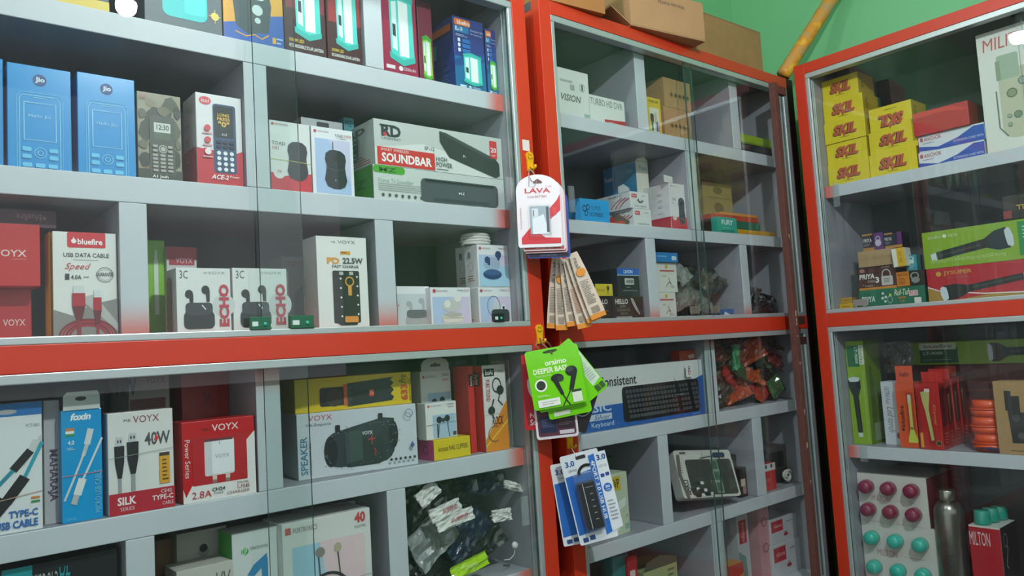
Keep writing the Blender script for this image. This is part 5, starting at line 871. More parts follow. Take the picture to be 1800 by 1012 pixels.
for k, (u0_, u1_, hh, lab) in enumerate(((1468, 1498, .020, 'small yellow box in the lower corner behind the glass clip'), (1470, 1496, .016, 'small mustard box on the little yellow box'))):
    b = Bx('screw_box', lab, 'box', (u0_, 530-14*k, .02+.01*k), (u1_, 527-14*k, .02+.01*k), RC[2]+k*.0206, .05, M('c9a61f' if not k else 'b08a2a', .4), pl=Q, h=hh); b.lines('print', .2, .3, .8, .6, 1, 'a04a2a').done()
tr_ = Bx('torch_box', 'red torch box with a black torch picture, under the green one', 'box', (1628, 476, .02), (1860, 446, .02), RC[2], .09, M('b5262f', .4), pl=Q)
tr_.p('gold_wave', [(0, .55), (.12, .72), (.2, .95), (.5, .84), (1, .93), (1, 1), (0, 1)], 'a8823c').ln('gold_wave', [(0, .52), (.1, .66), (.45, .82), (1, .9)], .01, 'e0d8d0').e('logo', .10, .17, .022, None, 'c89a34').t_('logo', 'JYSUPER', .14, .10, .37, .24, 'c8943c', bold=.02).lines('logo', .15, .29, .36, .33, 1, 'a05a3a'); flashlight(tr_, 'torch_picture', .13, .74, .80, .42, .22)
tr_.ring('badge', .86, .28, .05, .15, 'd8b0b0').t_('badge', 'TOP', .83, .22, .89, .33, 'd8c0c0').done()
tg_ = Bx('torch_box', 'lime green torch box lying on the red torch box', 'box', (1620, 413, .02), (1860, 372, .02), tr_.zt+.0004, .09, M('86a827', .4), pl=Q)
flashlight(tg_, 'torch_picture', .66, .40, .06, .70, .27); tg_.t_('print', 'Rechargeable Hi-Watt Bright Led Flashlight', .05, .74, .62, .88, 'b8cc7a', rot=180).t_('logo', 'bluefire', .05, .12, .15, .2, 'd0dcb0').e('logo', .18, .16, .016, None, 'dce4c8').t_('logo', 'INDIA', .21, .12, .28, .2, 'd0dcb0').r('green_panel', .72, .05, 1, .9, '2a8a48').lines('green_panel', .75, .15, .95, .5, 4, 'a8d0b0').q('green_panel', .76, .62, .9, .85, 'd8e4d8', .01).done()
b = Bx('battery_pack', 'dark shrink wrapped battery pack lying on the green torch box', 'pack', (1757, 346, .03), (1850, 330, .03), tg_.zt+.0004, .06, M('2c221c', .2, coat=.8, bump=.4, scale=30), pl=Q, bev=.006); b.t_('title', 'CELL', .30, .42, .62, .62, 'c8a42c', rot=180, bold=.02).r('print', .04, .6, .2, .9, '8a3a34').e('print', .55, .8, .1, None, 'a83a34').done()
for (u, v, lab) in ((1513, 538, 'silver glass clip in front of the padlock boxes'),):
    p0 = WX(u, v, XF+.004); e_ = empty('glass_clip', (XF+.0035, p0.y, R1+.0112+H)); e_.rotation_euler = (0, 0, -PI/2); tag(e_, lab, 'clip'); w, h = .042, .022; STL = M('b4b2aa', .35, metal=.8)
    v_1, f_1 = boxgeo(-w/2, 0, .004, w/2, .002, h, .0004); mesh('plate', v_1, f_1, STL, parent=e_)
    for s_ in (-1, 1): v_1, f_1 = boxgeo(s_*w*.3-.004, -.004, 0, s_*w*.3+.004, .002, .006, .0004); mesh('foot', v_1, f_1, STL, parent=e_)
for (u0_, v0, u1_, v1, lab) in ((1462, 322, 1477, 362, 'clear plastic tab stuck under the upper right shelf'), (1510, 782, 1526, 812, 'clear plastic tab stuck to the lower right shelf edge')):
    a = WX(u0_, v0, XF+.0285); c = WX(u1_, v1, XF+.0285); o = cub('plastic_tab', XF+.0285, c.y, c.z-H, XF+.0305, a.y, a.z-H, ACRYL, b=.0004); tag(o, lab, 'tab')

# ---- side cabinet, third shelf
b = Bx('torch_box', 'tall lime green torch box at the left end of the torch shelf', 'box', (1476, 600, .03), (1516, 599, .03), RC[3], .09, M('86a827', .4), pl=Q)
b.r('green_panel', .08, .045, .72, .25, '1f6a44').q('green_panel', .72, .045, .98, .23, 'd4dcc4', .03).t_('green_panel', 'bluefire', .76, .06, .93, .22, '5a6a5a', rot=-90).t_('green_panel', 'LT-9000', .50, .06, .66, .22, 'c8dcc8', rot=-90, bold=.02); flashlight(b, 'torch_picture', .34, .37, .46, .93, .06); b.t_('print', 'Rechargeable Hi-Watt Bright LED Flashlight', .80, .30, .92, .97, 'b4cc74', rot=-90)
b.f('R').r('side_print', 0, 0, 1, 1, '6d8a22').p('side_print', [(.2, .25), (.4, .25), (.5, .7), (.35, .95), (.2, .9)], '55701c').q('side_print', .25, .8, .9, .97, '9aa880', .02).done()
b = Bx('torch_box', 'slim white box between the green and orange torch boxes', 'box', (1547, 671, .05), (1579, 670, .05), RC[3], .05, M('c8ccd4', .4), pl=Q); b.t_('title', 'ULTRA Foo', .2, .08, .45, .35, '5a5e68', rot=-90, it=.2).t_('print', 'Led torch', .25, .4, .6, .8, '7a6a6a', rot=-90, it=.3).e('print', .85, .85, .2, None, '8a3a34').done()
orr = Bx('torch_box', 'orange torch box with an upright yellow torch and header card', 'box', (1572, 673, .018), (1605, 673, .018), RC[3], .06, M('d84f1e', .35), pl=Q)
orr.t_('logo', 'bluefire', .15, .35, .38, .68, '3a2018', rot=90, bold=.02).e('logo', .26, .72, .08, None, '3a2018').q('window', .52, .14, .92, .92, 'b03c1a', .1).q('torch_picture', .62, .18, .80, .34, 'c8c4b4', .06).r('torch_picture', .64, .28, .80, .72, 'c8c06a').p('torch_picture', [(.64, .70), (.80, .70), (.98, .86), (.98, .92), (.5, .92), (.5, .86)], 'c0c848').r('torch_picture', .66, .68, .78, .72, '7a6a34')
orr.p('header_card', [(.12, 0), (.12, -.27), (1.02, -.27), (1.02, 0)], 'd84f1e').t_('header_card', 'bluefire', .32, -.18, .82, -.10, '5a2418', bold=.02).done()
REDC = M('b3201f', .25, coat=.6)
rb = Bx('torch_box', 'glossy red torch box with a yellow torch in its window', 'box', (1607, 674.5, .008), (1648, 673, .008), RC[3], .045, REDC, pl=Q)
rb.p('window', [(.18, .10), (.62, .08), (.60, .2), (.54, .4), (.72, .9), (.5, .92), (.30, .4), (.18, .2)], '8a1c18').p('torch_picture', [(.22, .13), (.62, .10), (.58, .24), (.52, .40), (.64, .85), (.52, .87), (.36, .42), (.26, .26)], 'b8b06a').r('torch_picture', .4, .08, .62, .13, 'd4d0c4').t_('title', 'Crystal', .68, .32, .82, .62, 'c8a03a', rot=-90, it=.2).r('gold_strip', .06, .75, .18, .97, 'd8962c').e('seal', .82, .90, .11, None, '2c201a', 12).ring('seal', .82, .90, .12, .18, 'c8943a').t_('side_title', 'LED TORCH', .04, .2, .11, .7, '3a1412', rot=90)
rb.f('R').p('window', [(.12, .10), (.85, .03), (.85, .62), (.2, .68)], '5a1a18').lines('side_print', .25, .74, .8, .92, 4, 'c86a60').done()
for k in range(3):
    sh = Vector((.050+.0475*k, .004, -.004*k)); o3 = rb.mx.translation+sh; ex3, ez3 = rb.mx.col[0].xyz*rb.w, rb.mx.col[2].xyz*(rb.h+.004*k); o3.z = RC[3]+H
    q = Thing('torch_box', 'glossy red torch box, %s behind the front one' % ('first', 'second', 'third')[k], 'box', o3+ez3, o3+ez3+ex3, o3, .040, REDC, 'red torch boxes in a row'); q.p('header_card', [(.05, 0), (.05, -.16), (.95, -.16), (.95, 0)], 'c02a26')
    q.f('R').p('window', [(.12, .10), (.85, .05), (.85, .6), (.2, .66)], '5a1a18').p('torch_picture', [(.3, .2), (.6, .18), (.5, .35), (.5, .6), (.38, .6), (.4, .35)], '8a7a54').lines('side_print', .25, .74, .8, .92, 4, 'c86a60').done()
gl = Bx('torch_box', 'lime green torch box lying across the back of the torch shelf', 'box', (1597, 603, .192), (1845, 597, .192), RC[3]+.2098, .07, M('86a827', .4), pl=Q, h=.063)
gl.r('green_panel', .08, .25, .37, .92, '1f5a3c').q('green_panel', .08, .04, .36, .34, 'c8d0bc', .01).t_('green_panel', 'bluefire', .12, .1, .33, .26, '5a6a5a', bold=.01).t_('green_panel', 'LT-9000', .11, .42, .26, .56, 'b8d0bc', bold=.02).lines('green_panel', .1, .75, .33, .82, 1, '7aa08a'); flashlight(gl, 'torch_picture', .60, .52, 1.0, .48, .40); gl.done()
g2 = Bx('carton', 'dark red carton under the lying green torch box', 'box', (1606, 650, .22), (1845, 650, .22), RC[3], .05, M('6a1c1c', .4), pl=Q, h=.2092); g2.lines('print', .1, .2, .9, .4, 2, '8a3a34').done()
bag('bulb_pack', 'clear crinkled pack of dark torch heads beside the green box', 'pack', Q(1578, 628, .12)+Vector((0, 0, .0)), (.075, .085, .03), (PI/2, 0, -PI/2), M('55534f', .15, coat=1., bump=.8, scale=40, grain=.5), 55)
tp = Bx('carton', 'dark carton behind the white slim torch box', 'box', (1548, 668, .12), (1590, 668, .12), RC[3], .08, M('3c3a36', .5), pl=Q, h=.135); tp.lines('print', .2, .2, .8, .4, 2, '5a5650').done()
ORG = M('dd4a12', .35)
zz = RC[3]+H
for k in range(3):
    e_ = empty('soap_case', Q((1738, 1733, 1733)[k], 760-32*k, .045)); e_.location.z = zz; tag(e_, 'bright orange oval case, %s of the three' % ('bottom', 'middle', 'top')[k], 'container', 'orange cases in a pile')
    def oval(n_, z0_, z1_, s0, s1): o = lathe(n_, [(.001, z0_), (s0, z0_), (s1, (z0_+z1_)/2), (s1, z1_), (.001, z1_)], ORG, parent=e_, n=24); o.scale = (1, 1.25, 1); return o
    oval('base', 0, .0185, .024, .030); oval('rim', .019, .023, .0315, .0315); oval('lid', .0235, .042, .030, .026); zz += .0424
kc = Bx('window_carton', 'brown cardboard box with a stepped cut-out window', 'box', (1744, 672, .004), (1830, 668, .004), RC[3], .05, M('a98658', .7, grain=.1), pl=Q)
kc.p('window', [(.22, .13), (.36, .13), (.36, .2), (.52, .2), (.52, .42), (.62, .42), (.62, .65), (.70, .65), (.70, .84), (.30, .84), (.26, .4), (.22, .4)], '2b2a29').lines('print', .25, .93, .7, .96, 1, '6a5234').e('window_contents', .42, .5, .08, None, '4a4a48').e('window_contents', .5, .74, .08, None, '55534f').done()
bag('cable_packet', 'dark blue packet lying flat on the front of the torch shelf', 'packet', Q(1760, 792, .012)+Vector((.0, 0, .0)), (.012, .11, .008), (0, 0, 0), M('1f2c50', .25, coat=.6), 57, amp=.5).location.z = RC[3]+H+.010

# ---- side cabinet, bottom
def capbox(tl, tr, zb, lab, cap, h=None):
    b = Bx('bottle_carton', lab, 'box', tl, tr, zb, .18, M('d3cfc9', .35, coat=.3), pl=Q, h=h)
    b.t_('logo', 'MILTON', .20, .44, .47, .55, 'b8808a').lines('print', .55, .50, .85, .53, 1, 'b8b0ac').f('R').r('red_side', 0, 0, 1, 1, '7a2230').done()
    mt = M(cap, .3, coat=.5, bump=.5, scale=50)
    for j in range(2):
        for i in range(3):
            e_ = lathe('bottle_cap', [(.001, .0), (.0185, 0), (.019, .012), (.017, .026), (.0125, .031), (.001, .031)], mt, parent=b.o, n=16)
            x, z = b.w*(.16+.325*i), b.h*(.74-.48*j); e_.location = (x, -.0004, z); e_.rotation_euler = (PI/2, 0, 0)
    return b
b1 = capbox((1506, 913, .03), (1644, 930, .03), RC[4], 'white bottle carton with turquoise caps poking out', '2fb8a4')
b2 = capbox((1503, 832, .03), (1627, 839, .03), b1.zt+.0004, 'white bottle carton with maroon caps poking out, on the lower carton', '8a2448')
e_ = empty('steel_bottle', Q(1672, 950, .045)); e_.location.z = RC[4]+H; tag(e_, 'brushed steel water bottle between the bottle cartons', 'bottle')
SS = M('8c8a84', .28, metal=.9, grain=.1, scale=8)
lathe('body', [(.001, 0), (.034, 0), (.036, .004), (.036, .210), (.034, .222), (.027, .234), (.020, .240), (.001, .241)], SS, parent=e_, n=32)
lathe('cap', [(.001, .2415), (.0195, .2415), (.020, .244), (.020, .266), (.0185, .269), (.001, .2695)], M('a8a498', .25, metal=.9), parent=e_, n=24)
g_, f_ = glyphs('VOYX', .01); mesh('lettering', [(-.0364*math.cos((y-.5)*.42-.25), .0364*math.sin((y-.5)*.42-.25), .12-x*.085) for x, y in g_], f_, M('3c3a38'), parent=e_)
rm = Bx('bottle_carton', 'red and white bottle carton with turquoise bottles on top', 'box', (1702, 922, .03), (1757, 928, .03), RC[4], .11, M('d3cfc9', .35), pl=Q)
rm.r('red_panel', 0, .02, 1, 1, 'b01e28').t_('logo', 'MILTON', -.0, .08, .66, .26, 'e0c8c8', bold=.0).f('R').r('dark_side', 0, 0, 1, 1, '1d1c1e').ring('dark_side', .25, .18, .12, .12, 'a8a8a4', rv=.09).ln('dark_side', [(.3, .25), (.36, .3), (.28, .4), (.2, .5), (.3, .55)], .03, 'a8a8a4').done()
for k in range(3):
    c_ = lathe('cup_lid', [(.001, 0), (.019, 0), (.0195, .006), (.018, .030), (.0165, .034), (.001, .034)], M('1f9a86', .3, coat=.5), n=18)
    p = rm.mx @ Vector((rm.w*(.35+.1*k), .025+.038*k, rm.h)); c_.location = p+Vector((0, 0, .0005)); tag(c_, 'turquoise bottle cap on the red carton, %s of three' % ('front', 'middle', 'rear')[k], 'cap', 'turquoise caps on the red carton')
b = Bx('carton', 'maroon carton in shadow behind the steel bottle', 'box', (1664, 817, .215), (1694, 817, .215), RC[4], .04, M('5c2228', .5), pl=Q); b.lines('print', .2, .1, .8, .3, 3, '7a3a3c').done()
bag('plastic_bag', 'black plastic bag slumped beside the red bottle carton', 'bag', Q(1840, 960, .16), (.09, .15, .05), (PI/2-.2, 0, -PI/2), BAGK, 58)

# ------------------------------------------------------------------ on top of the corner cabinet
KRAFT = M('b08a5f', .75, grain=.12, scale=18, bump=.1); KR2 = M('9a7a4c', .75, grain=.15, scale=30, bump=.1)
def topbox(lab, a, b_, h, t, mat, flap=None):
    tl = Vector((a[0], a[1], TOPZ+H+.0006+h)); tr = Vector((b_[0], b_[1], TOPZ+H+.0006+h)); bl = Vector((a[0], a[1], TOPZ+H+.0006)); return Thing('carton', lab, 'box', tl, tr, bl, t, mat, 'cardboard cartons on the cabinet')
jb = topbox('kraft carton with upside down print overhanging the cabinet edge', (1.437, 1.192), (1.690, 1.157), .105, .20, KRAFT)
jb.t_('print', 'With love, from Jio', .37, .18, .73, .30, '4a3a4a', rot=180).ln('fold_line', [(0, .97), (1, .97)], .003, '8a6a44')
jb.f('L').ln('fold_line', [(.5, 0), (.5, 1)], .006, '8a6a44').done()
vv = [(0, .001, 0), (0, .12, 0), (-.055, .13, .03), (-.06, .0, .035)]; vv = vv+[(x-.0008, y, z+.003) for x, y, z in vv]
fl = mesh('flap', vv, [(0, 1, 2, 3), (7, 6, 5, 4), (0, 4, 5, 1), (1, 5, 6, 2), (2, 6, 7, 3), (3, 7, 4, 0)], KRAFT, parent=jb.o); fl.location = (-.0008, 0, .002)
b = topbox('dark kraft carton, leftmost on the corner cabinet', (1.17, 1.200), (1.335, 1.183), .12, .18, M('a3703a', .75, grain=.12, scale=18)); b.ln('tape', [(.0, .5), (1, .5)], .05, 'b8884a').done()
b = topbox('large olive brown carton behind the overhanging one', (1.715, 1.222), (2.055, 1.214), .128, .26, KR2); b.ln('fold_line', [(0, .02), (1, .02)], .003, '7a5c34').done()

# iron bar in front of the corner cabinet, and the painted pole
IRON = M('5f3a31', .7, grain=.35, scale=60, bump=.25)
root = empty('iron_bar', (2.012, 1.162, 0)); tag(root, 'rusty brown iron bar standing in front of the corner cabinet', 'bar')
v, f = boxgeo(-.0105, -.009, 0, .0105, .009, H+.716, .0012); mesh('bar', v, f, IRON, parent=root)
v, f = boxgeo(.0107, -.004, H+.688, .062, .009, H+.712, .001); mesh('bracket', v, f, IRON, parent=root)
for z in (.016, -.042): v, f = boxgeo(.0107, .0, H+z, .062, .009, H+z+.022, .001); mesh('bracket', v, f, M('2c1c18', .7, grain=.3), parent=root)
rnd = random.Random(5)
for k in range(9):
    z = H+rnd.uniform(-.45, .3); s_ = rnd.uniform(.004, .018)
    mesh('paint_chip', [(-.006+rnd.uniform(0, .006), -.0093, z), (.001, -.0093, z+s_*.3), (.003, -.0093, z+s_), (-.004, -.0093, z+s_*1.2)], [(0, 1, 2, 3)], M('b8a08c', .6), parent=root)
pA_ = Vector((2.165, 1.214, TOPZ+H+.004)); d_ = (WX(1465, 0, 2.33)-pA_); p1 = pA_+d_*1.22
YEL = bpy.data.materials.new('weathered_yellow'); YEL.use_nodes = True; nt = YEL.node_tree; n = nt.nodes.new('ShaderNodeTexNoise'); n.inputs['Scale'].default_value = 22; n.inputs['Detail'].default_value = 6
rp = nt.nodes.new('ShaderNodeValToRGB'); rp.color_ramp.elements[0].color = lin('b0a070'); rp.color_ramp.elements[0].position = .30; rp.color_ramp.elements[1].color = lin('e6b432'); rp.color_ramp.elements[1].position = .6; x = rp.color_ramp.elements.new(.5); x.color = lin('d8902c')
tcn = nt.nodes.new('ShaderNodeTexCoord'); nt.links.new(tcn.outputs['Object'], n.inputs['Vector']); nt.links.new(n.outputs['Fac'], rp.inputs[0]); nt.links.new(rp.outputs[0], nt.nodes['Principled BSDF'].inputs['Base Color'])
path = [pA_+d_*(1.22*k/24)+Vector((0, 0, .0)) for k in range(25)]; rr = [.021+(.0012 if k % 6 == 3 else 0) for k in range(25)]
o = tube('painted_pole', [q-pA_ for q in path], rr, YEL, n=14); o.location = pA_+Vector((0, 0, .012)); tag(o, 'weathered yellow and orange pole leaning against the green wall', 'pole')

# ------------------------------------------------------------------ hooks and hanging packs on the red posts
def hook(u, v, hgt, lab, y=1.1995, roll=0.):
    p = W(u, v, y); e_ = empty('smiley_hook', p); e_.rotation_euler = (0, roll, 0); tag(e_, lab, 'hook', 'yellow smiley hooks'); w = hgt*.50; Y_ = M('e6ac12', .3, coat=.4); n = 14
    out = [(w/2*math.cos(PI*k/n), hgt/2-w/2+w/2*math.sin(PI*k/n)) for k in range(n+1)]+[(-w*.40, 0), (-w*.36, -hgt/2), (w*.36, -hgt/2), (w*.40, 0)]
    N = len(out); vs = [(x, -.004, z) for x, z in out]+[(x, -.0002, z) for x, z in out]; mesh('plate', vs, [list(range(N))[::-1], list(range(N, 2*N))]+[(i, (i+1) % N, N+(i+1) % N, N+i) for i in range(N)], Y_, parent=e_)
    cz = hgt/2-w/2
    for s_ in (-1, 1): mesh('eye', [(s_*w*.14+.0009*math.cos(2*PI*k/8), -.0043, cz+w*.16+.0022*math.sin(2*PI*k/8)) for k in range(8)], [list(range(8))], M('2a2010'), parent=e_)
    tube('smile', [(w*.30*math.cos(a), -.0044, cz+w*.02+w*.30*math.sin(a)) for a in [PI*(1.08+.84*k/10) for k in range(11)]], .0006, M('2a2010'), parent=e_, n=5)
    tube('hook_arm', [(0, -.004, -hgt*.22), (0, -.010, -hgt*.40), (0, -.016, -hgt*.44), (0, -.019, -hgt*.36), (0, -.019, -hgt*.25)], .0028, Y_, parent=e_, n=8); return e_
hook(930, 284, .042, 'top yellow smiley hook above the battery pack'); hook(947, 587, .040, 'middle yellow smiley hook above the lime pouches'); hook(1000, 772, .038, 'bottom yellow smiley hook above the hub pack', y=1.1995)
o = cub('sticker', W(918, 250, 1.1995).x, 1.1990, W(924, 265, 1.2).z-H, W(930, 250, 1.1995).x, 1.1997, W(924, 246, 1.2).z-H, M('dcd6cc', .5), b=.0002); tag(o, 'small white sticker on the red post above the top hook', 'sticker')
# battery blister packs
arch = [(.5+.5*math.cos(a), .22-.22*math.sin(a)) for a in [PI*k/14 for k in range(15)]]+[(0, .97), (.03, 1), (.97, 1), (1, .97)]
bl = Card('battery_pack', 'white and red phone battery pack with rounded top, frontmost on its hook', 'pack', (906, 308), (983, 305), (911, 436), .0015, M('e6e2e2', .3), y=1.146, outline=arch, anchor=(948, 372))
bl.p('red_print', [(.92, .36), (.99, .32), (.99, .50), (.10, .95), (.10, .88)], 'cf3039').p('red_print', [(.08, .87), (.30, .72), (.62, .87), (.97, .88), (.97, .955), (.08, .955)], 'cf3039').p('red_print', [(.80, .5), (.99, .28), (.99, .5), (.82, .58)], 'cf3039')
bl.t_('logo', 'LAVA', .20, .19, .78, .255, 'c83a40', bold=.02).t_('logo', '2.1C', .68, .155, .82, .18, 'c87a7a').t_('title', 'Li-Ion BATTERY', .26, .29, .70, .32, 'b8787c').t_('side_print', 'STORIES INSPIRED', .07, .45, .105, .75, 'c8a0a0', rot=90).q('red_print', .80, .46, .90, .56, 'd84048', .01)
bl.p('hanging_slot', [(.40, .10), (.50, .06), (.60, .10), (.60, .12), (.40, .12)], '6a4038')
bl.q('battery', .30, .44, .74, .82, '9fb0b8', .03).r('battery', .34, .47, .48, .62, 'd8e0e4').p('battery', [(.34, .62), (.6, .55), (.72, .82), (.34, .82)], 'e8eef0').r('battery', .66, .45, .72, .8, '39444a').r('battery', .36, .49, .38, .58, '39444a').done()
v, f = boxgeo(.27*bl.w, -.012, .14*bl.h, .77*bl.w, -.0002, .58*bl.h, .004); mesh('blister', v, f, BLIST, parent=bl.o)
for k, (du, dv, col, lab) in enumerate(((6, 5, 'dcd2d2', 'white battery card, second on the top hook'), (9, 9, 'd8b4ae', 'pale pink battery card, third on the top hook'), (14, 18, '22408a', 'dark blue battery card at the back of the top hook'))):
    q = Card('battery_card', lab, 'card', (908+du, 308+dv), (983+du, 305+dv), (913+du, 437+dv), .0012, M(col, .4), y=1.152+.0050*k, outline=arch, anchor=(948, 372))
    q.r('foot_band', .04, .94, .96, .985, 'b85a54' if k < 2 else '121826').t_('foot_band', 'LAVA BATTERY', .3, .95, .7, .975, 'e0d0d0' if k < 2 else '5a6a90').done()
p = W(930, 296, 1.178); tube_o = tube('wire_loop', [W(930, 298, 1.178), W(929, 308, 1.160), W(934, 318, 1.145), W(942, 322, 1.142), W(944, 316, 1.152), W(938, 304, 1.168), W(931, 297, 1.182)], .0011, M('a8a098', .4), n=6); tag(tube_o, 'thin wire loop holding the battery packs', 'wire')
# foil pouches in a fan
for k, (tx, ty, bx_, by, w) in enumerate(((976, 452, 970, 577, 19), (983, 453, 987, 580, 20), (989, 455, 1007, 573, 20), (997, 456, 1028, 576, 25), (1001, 455, 1045, 564, 25), (1007, 444, 1053, 558, 28))):
    d2 = Vector((bx_-tx, by-ty)); L_ = d2.length; d2.normalize(); pr = Vector((d2.y, -d2.x)); T = Vector((tx, ty)); B = Vector((bx_, by))
    tl, tr, bl_ = T-pr*w/2, T+pr*w/2, B-pr*w/2
    q = Card('foil_pouch', 'cream and orange earphone pouch, %s in the hanging fan' % ('leftmost', 'second from the left', 'third from the left', 'third from the right', 'second from the right', 'rightmost')[k], 'pouch', tuple(tl), tuple(tr), tuple(bl_), .004, M('cfc0aa', .35, coat=.4, bump=.4, scale=25), y=1.180-.0095*k, anchor=(1005, 510), outline=[(.22, 0), (.78, 0), (.9, .3), (1, .85), (1, 1), (0, 1), (0, .85), (.1, .3)], group='earphone pouches in a fan')
    q.r('orange_foot', .0, .93, 1, 1, 'd98a24').lines('small_print', .18, .42, .82, .78, 16, '7a7268' if k not in (3, 4) else 'a06a40').r('barcode', .25, .82, .75, .91, 'b8a890')
    for j in range(6): q.r('barcode', .27+.08*j, .825, .30+.08*j, .905, '4a443c')
    q.t_('title', 'realme' if k == 5 else 'R-15', .35, .08, .62, .36, '6a6058', rot=-90)
    if k in (1, 5): q.e('orange_mark', .5, .3, .3, .06, 'd98a24')
    q.done()
# pouches on the middle hook
q = Card('earphone_pouch', 'red pouch hanging behind the lime pouches', 'pouch', (918, 625), (990, 618), (921, 758), .003, M('b8202c', .35, coat=.3), y=1.166, anchor=(975, 665), outline=rrect(.04, .6)); q.t_('title', 'Power', .13, .78, .5, .84, 'e8d0d0', bold=.01).t_('title', 'Sound', .13, .86, .52, .94, 'f0dcdc', bold=.02).arc('print', .42, .40, .25, 60, 200, .12, 'd8c8c8', rv=.2).done()
q = Card('cable_card', 'black card with white markings hanging behind the lime pouches', 'card', (985, 668), (1052, 690), (962, 740), .002, M('1c1d1f', .4), y=1.163, anchor=(975, 665), outline=rrect(.06, .9)); q.ring('print', .72, .45, .22, .12, 'a8a8a4').t_('print', 'V', .62, .35, .82, .6, 'c8c8c4').r('print', .35, .82, .62, .88, 'c8c8c0').r('print', .35, .92, .62, .98, 'c8c8c0').done()
q = Card('earphone_pack', 'white framed dark pack hanging lowest on the middle hook', 'pack', (931, 640), (1004, 632), (944, 774), .003, M('dcd6d8', .35, coat=.3), y=1.1585, anchor=(975, 665), outline=rrect(.07, .55)); q.q('dark_panel', .05, .03, .95, .965, '5a2c3c', .05).r('dark_panel', .10, .70, .50, .92, '1e2a48').r('dark_panel', .52, .70, .92, .88, '2c2024').lines('print', .14, .73, .46, .85, 6, '5a6080').lines('print', .55, .73, .88, .84, 5, '6a5458').r('print', .55, .90, .9, .95, 'c8c4c8').done()
LIME = M('74d411', .22, coat=.6, bump=.15, scale=10)
for k, (tl, tr, bl_, lab) in enumerate((((960, 628), (1001, 591), (1026, 716), 'lime green pouch turned to show its back label'), ((948, 640), (1022, 622), (965, 740), 'lime green pouch lowest in the middle of the bunch'), ((932, 630), (1017, 612), (948, 727), 'lime green pouch directly behind the front one'))):
    q = Card('earphone_pouch', lab, 'pouch', tl, tr, bl_, .003, LIME, y=1.151-.0078*k, anchor=(975, 665), outline=rrect(.06, .8), group='lime earphone pouches on the middle hook')
    if k == 0: q.p('back_label', [(.62, .15), (.98, .10), (.97, .80), (.62, .84)], 'cfdcc8').lines('back_label', .66, .2, .93, .76, 14, 'a8b8a4').r('print', .64, .86, .78, .96, '3a5a2c').r('print', .82, .86, .96, .96, '3a5a2c')
    else: q.lines('print', .2, .86, .6, .95, 3, '3f7a1c').r('barcode', .12, .88, .5, .96, 'c8d8b8')
    q.done()
gp = Card('earphone_pouch', 'frontmost lime green pouch with a black earphone picture', 'pouch', (919.5, 618), (1013, 604), (941, 721), .004, LIME, y=1.126, anchor=(975, 665), outline=rrect(.06, .85))
gp.p('hanging_slot', [(.33, .055), (.42, .035), (.58, .035), (.62, .06), (.52, .085), (.36, .08)], '2a4a1c').t_('logo', 'oraimo', .34, .20, .74, .29, 'eef8d8', bold=.02).t_('title', 'DEEPER BASS', .10, .32, .74, .41, 'e8f4cc', bold=.03).t_('subtitle', 'Wired Earphone', .12, .43, .42, .475, 'd0e8a8')
gp.e('badge', .20, .60, .115, None, 'eef4e0').e('badge', .20, .60, .085, None, '2c3a2a')
gp.e('earphone_picture', .52, .52, .12, .07, '1d2420').e('earphone_picture', .57, .54, .07, .05, '2f3a32').p('earphone_picture', [(.42, .53), (.51, .52), (.60, .80), (.54, .81)], '1d2420').e('earphone_picture', .80, .44, .11, .085, '1d2420').e('earphone_picture', .77, .41, .07, .05, '38443a').p('earphone_picture', [(.80, .47), (.91, .46), (.78, .76), (.70, .75)], '1d2420').ln('earphone_picture', [(.57, .8), (.63, .92), (.68, 1)], .02, '1d2420').ln('earphone_picture', [(.73, .75), (.60, .92), (.54, 1)], .02, '1d2420')
gp.r('label', .74, .78, .92, .97, 'd8e4cc').r('label', .74, .76, .92, .80, '2a3a24').q('sticker', .09, .84, .50, .965, 'e6ece0', .01).lines('sticker', .16, .87, .46, .94, 2, 'b0b8a8').lines('print', .10, .76, .34, .80, 2, 'd0e8a8').done()
for k, (pts, lab) in enumerate((([W(949, 594, 1.183), W(953, 604, 1.165), W(962, 612, 1.145), W(970, 621, 1.136), W(976, 619, 1.146)], 'brown twine tying the lime pouches to the hook'), ([W(944, 598, 1.18), W(942, 608, 1.176), W(946, 614, 1.172)], 'loose twine end on the left of the middle hook'), ([W(954, 596, 1.185), W(964, 603, 1.189), W(972, 614, 1.190)], 'loose twine end on the right of the middle hook'))):
    o = tube('twine', pts, .0016, M('8a6a50', .7), n=6); tag(o, lab, 'string')
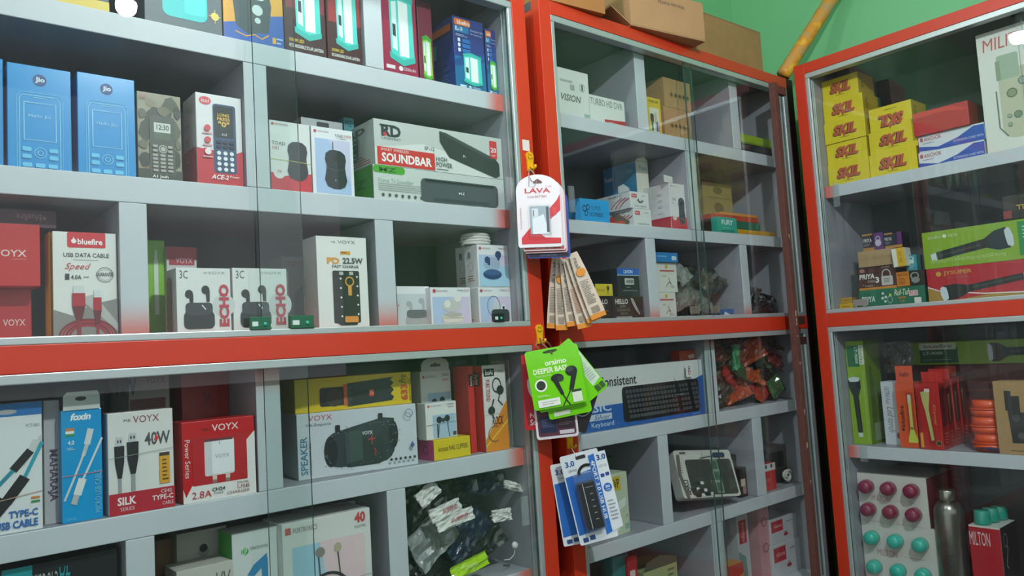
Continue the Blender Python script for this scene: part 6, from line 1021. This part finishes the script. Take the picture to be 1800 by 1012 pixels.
# hub blister packs on the bottom hook
def hub(tl, tr, bl_, y, lab, full):
    h = Card('hub_pack', lab, 'pack', tl, tr, bl_, .0015, M('d9e2e4', .3), y=y, anchor=(1030, 875), outline=rrect(.05, .45), group='hub packs on the bottom hook')
    h.p('blue_panel', [(.03, .24), (.97, .20), (.97, .86), (.03, .89)], '2568b8').q('hanging_slot', .40, .035, .66, .075, '33302e', .03).t_('badge', '3.0', .10, .07, .34, .135, '2c5a9a', bold=.03).t_('badge', 'USB HUB', .14, .165, .36, .195, '7a8a94')
    h.q('foot_marks', .10, .925, .24, .975, '2c4a7a', .02).q('foot_marks', .28, .915, .42, .965, '2c4a7a', .02)
    if full:
        h.p('insert', [(.72, .06), (1.12, .04), (1.12, .90), (.72, .95)], '2a70c0').p('insert', [(.88, .045), (1.18, .045), (1.18, .90), (.88, .93)], 'dbe4e6').t_('insert', '3.0', .92, .075, 1.16, .14, '2c4a8a', bold=.04).t_('insert', 'USB HUB', .92, .19, 1.14, .22, '8a949c').q('insert', .92, .29, 1.02, .33, '2c4a8a', .02).q('insert', 1.05, .285, 1.15, .325, '2c4a8a', .02)
        h.e('insert', 1.03, .45, .11, None, '2568b8').t_('insert', '30', .97, .425, 1.09, .455, 'e8f0f4', bold=.02).t_('insert', 'cm', .98, .465, 1.08, .485, 'e8f0f4').lines('insert', .94, .58, 1.14, .82, 6, '9aa4aa')
        h.t_('title', '4PORT 3.0 USB HUB', .75, .12, .85, .78, 'e0ecf4', rot=-90, bold=.02)
        h.arc('cable', .60, .25, .22, 180, 300, .07, '17181a', rv=.10)
        h.done()
        for x0_, x1_, c_ in ((.26, .70, '1b1c1e'),):
            v, f = boxgeo(x0_*h.w, -.016, .16*h.h, x1_*h.w, -.0008, .68*h.h, .002); hb = mesh('hub_body', v, f, M(c_, .25, coat=.4), parent=h.o)
            v, f = boxgeo(.38*h.w, -.0164, .17*h.h, .395*h.w, -.0158, .67*h.h); mesh('trim_line', v, f, M('c8ccce', .3), parent=hb)
            for k in range(5): v, f = boxgeo(.52*h.w, -.0164, (.26+.07*k)*h.h, .60*h.w, -.0158, (.262+.07*k+.008)*h.h); mesh('port', v, f, M('8a8e90', .3), parent=hb)
            v, f = boxgeo(.44*h.w, -.0164, .62*h.h, .64*h.w, -.0158, .626*h.h); mesh('port', v, f, M('8a8e90', .3), parent=hb)
        v, f = boxgeo(.20*h.w, -.020, .13*h.h, .74*h.w, -.0006, .78*h.h, .004); mesh('blister', v, f, BLIST, parent=h.o)
    h.done(); return h
hub((968, 818), (1035, 804), (990, 962), 1.166, 'rear usb hub pack with only its left edge showing', False)
hub((979, 803), (1046, 789), (1024, 957), 1.136, 'front usb hub blister pack with black hub and blue stripe', True)
o = tube('string', [W(1002, 783, 1.179), W(1007, 792, 1.162), W(1012, 799, 1.150), W(1014, 803, 1.147)], .0010, M('d8d4cc', .6), n=6); tag(o, 'white string holding the front usb hub pack', 'string')
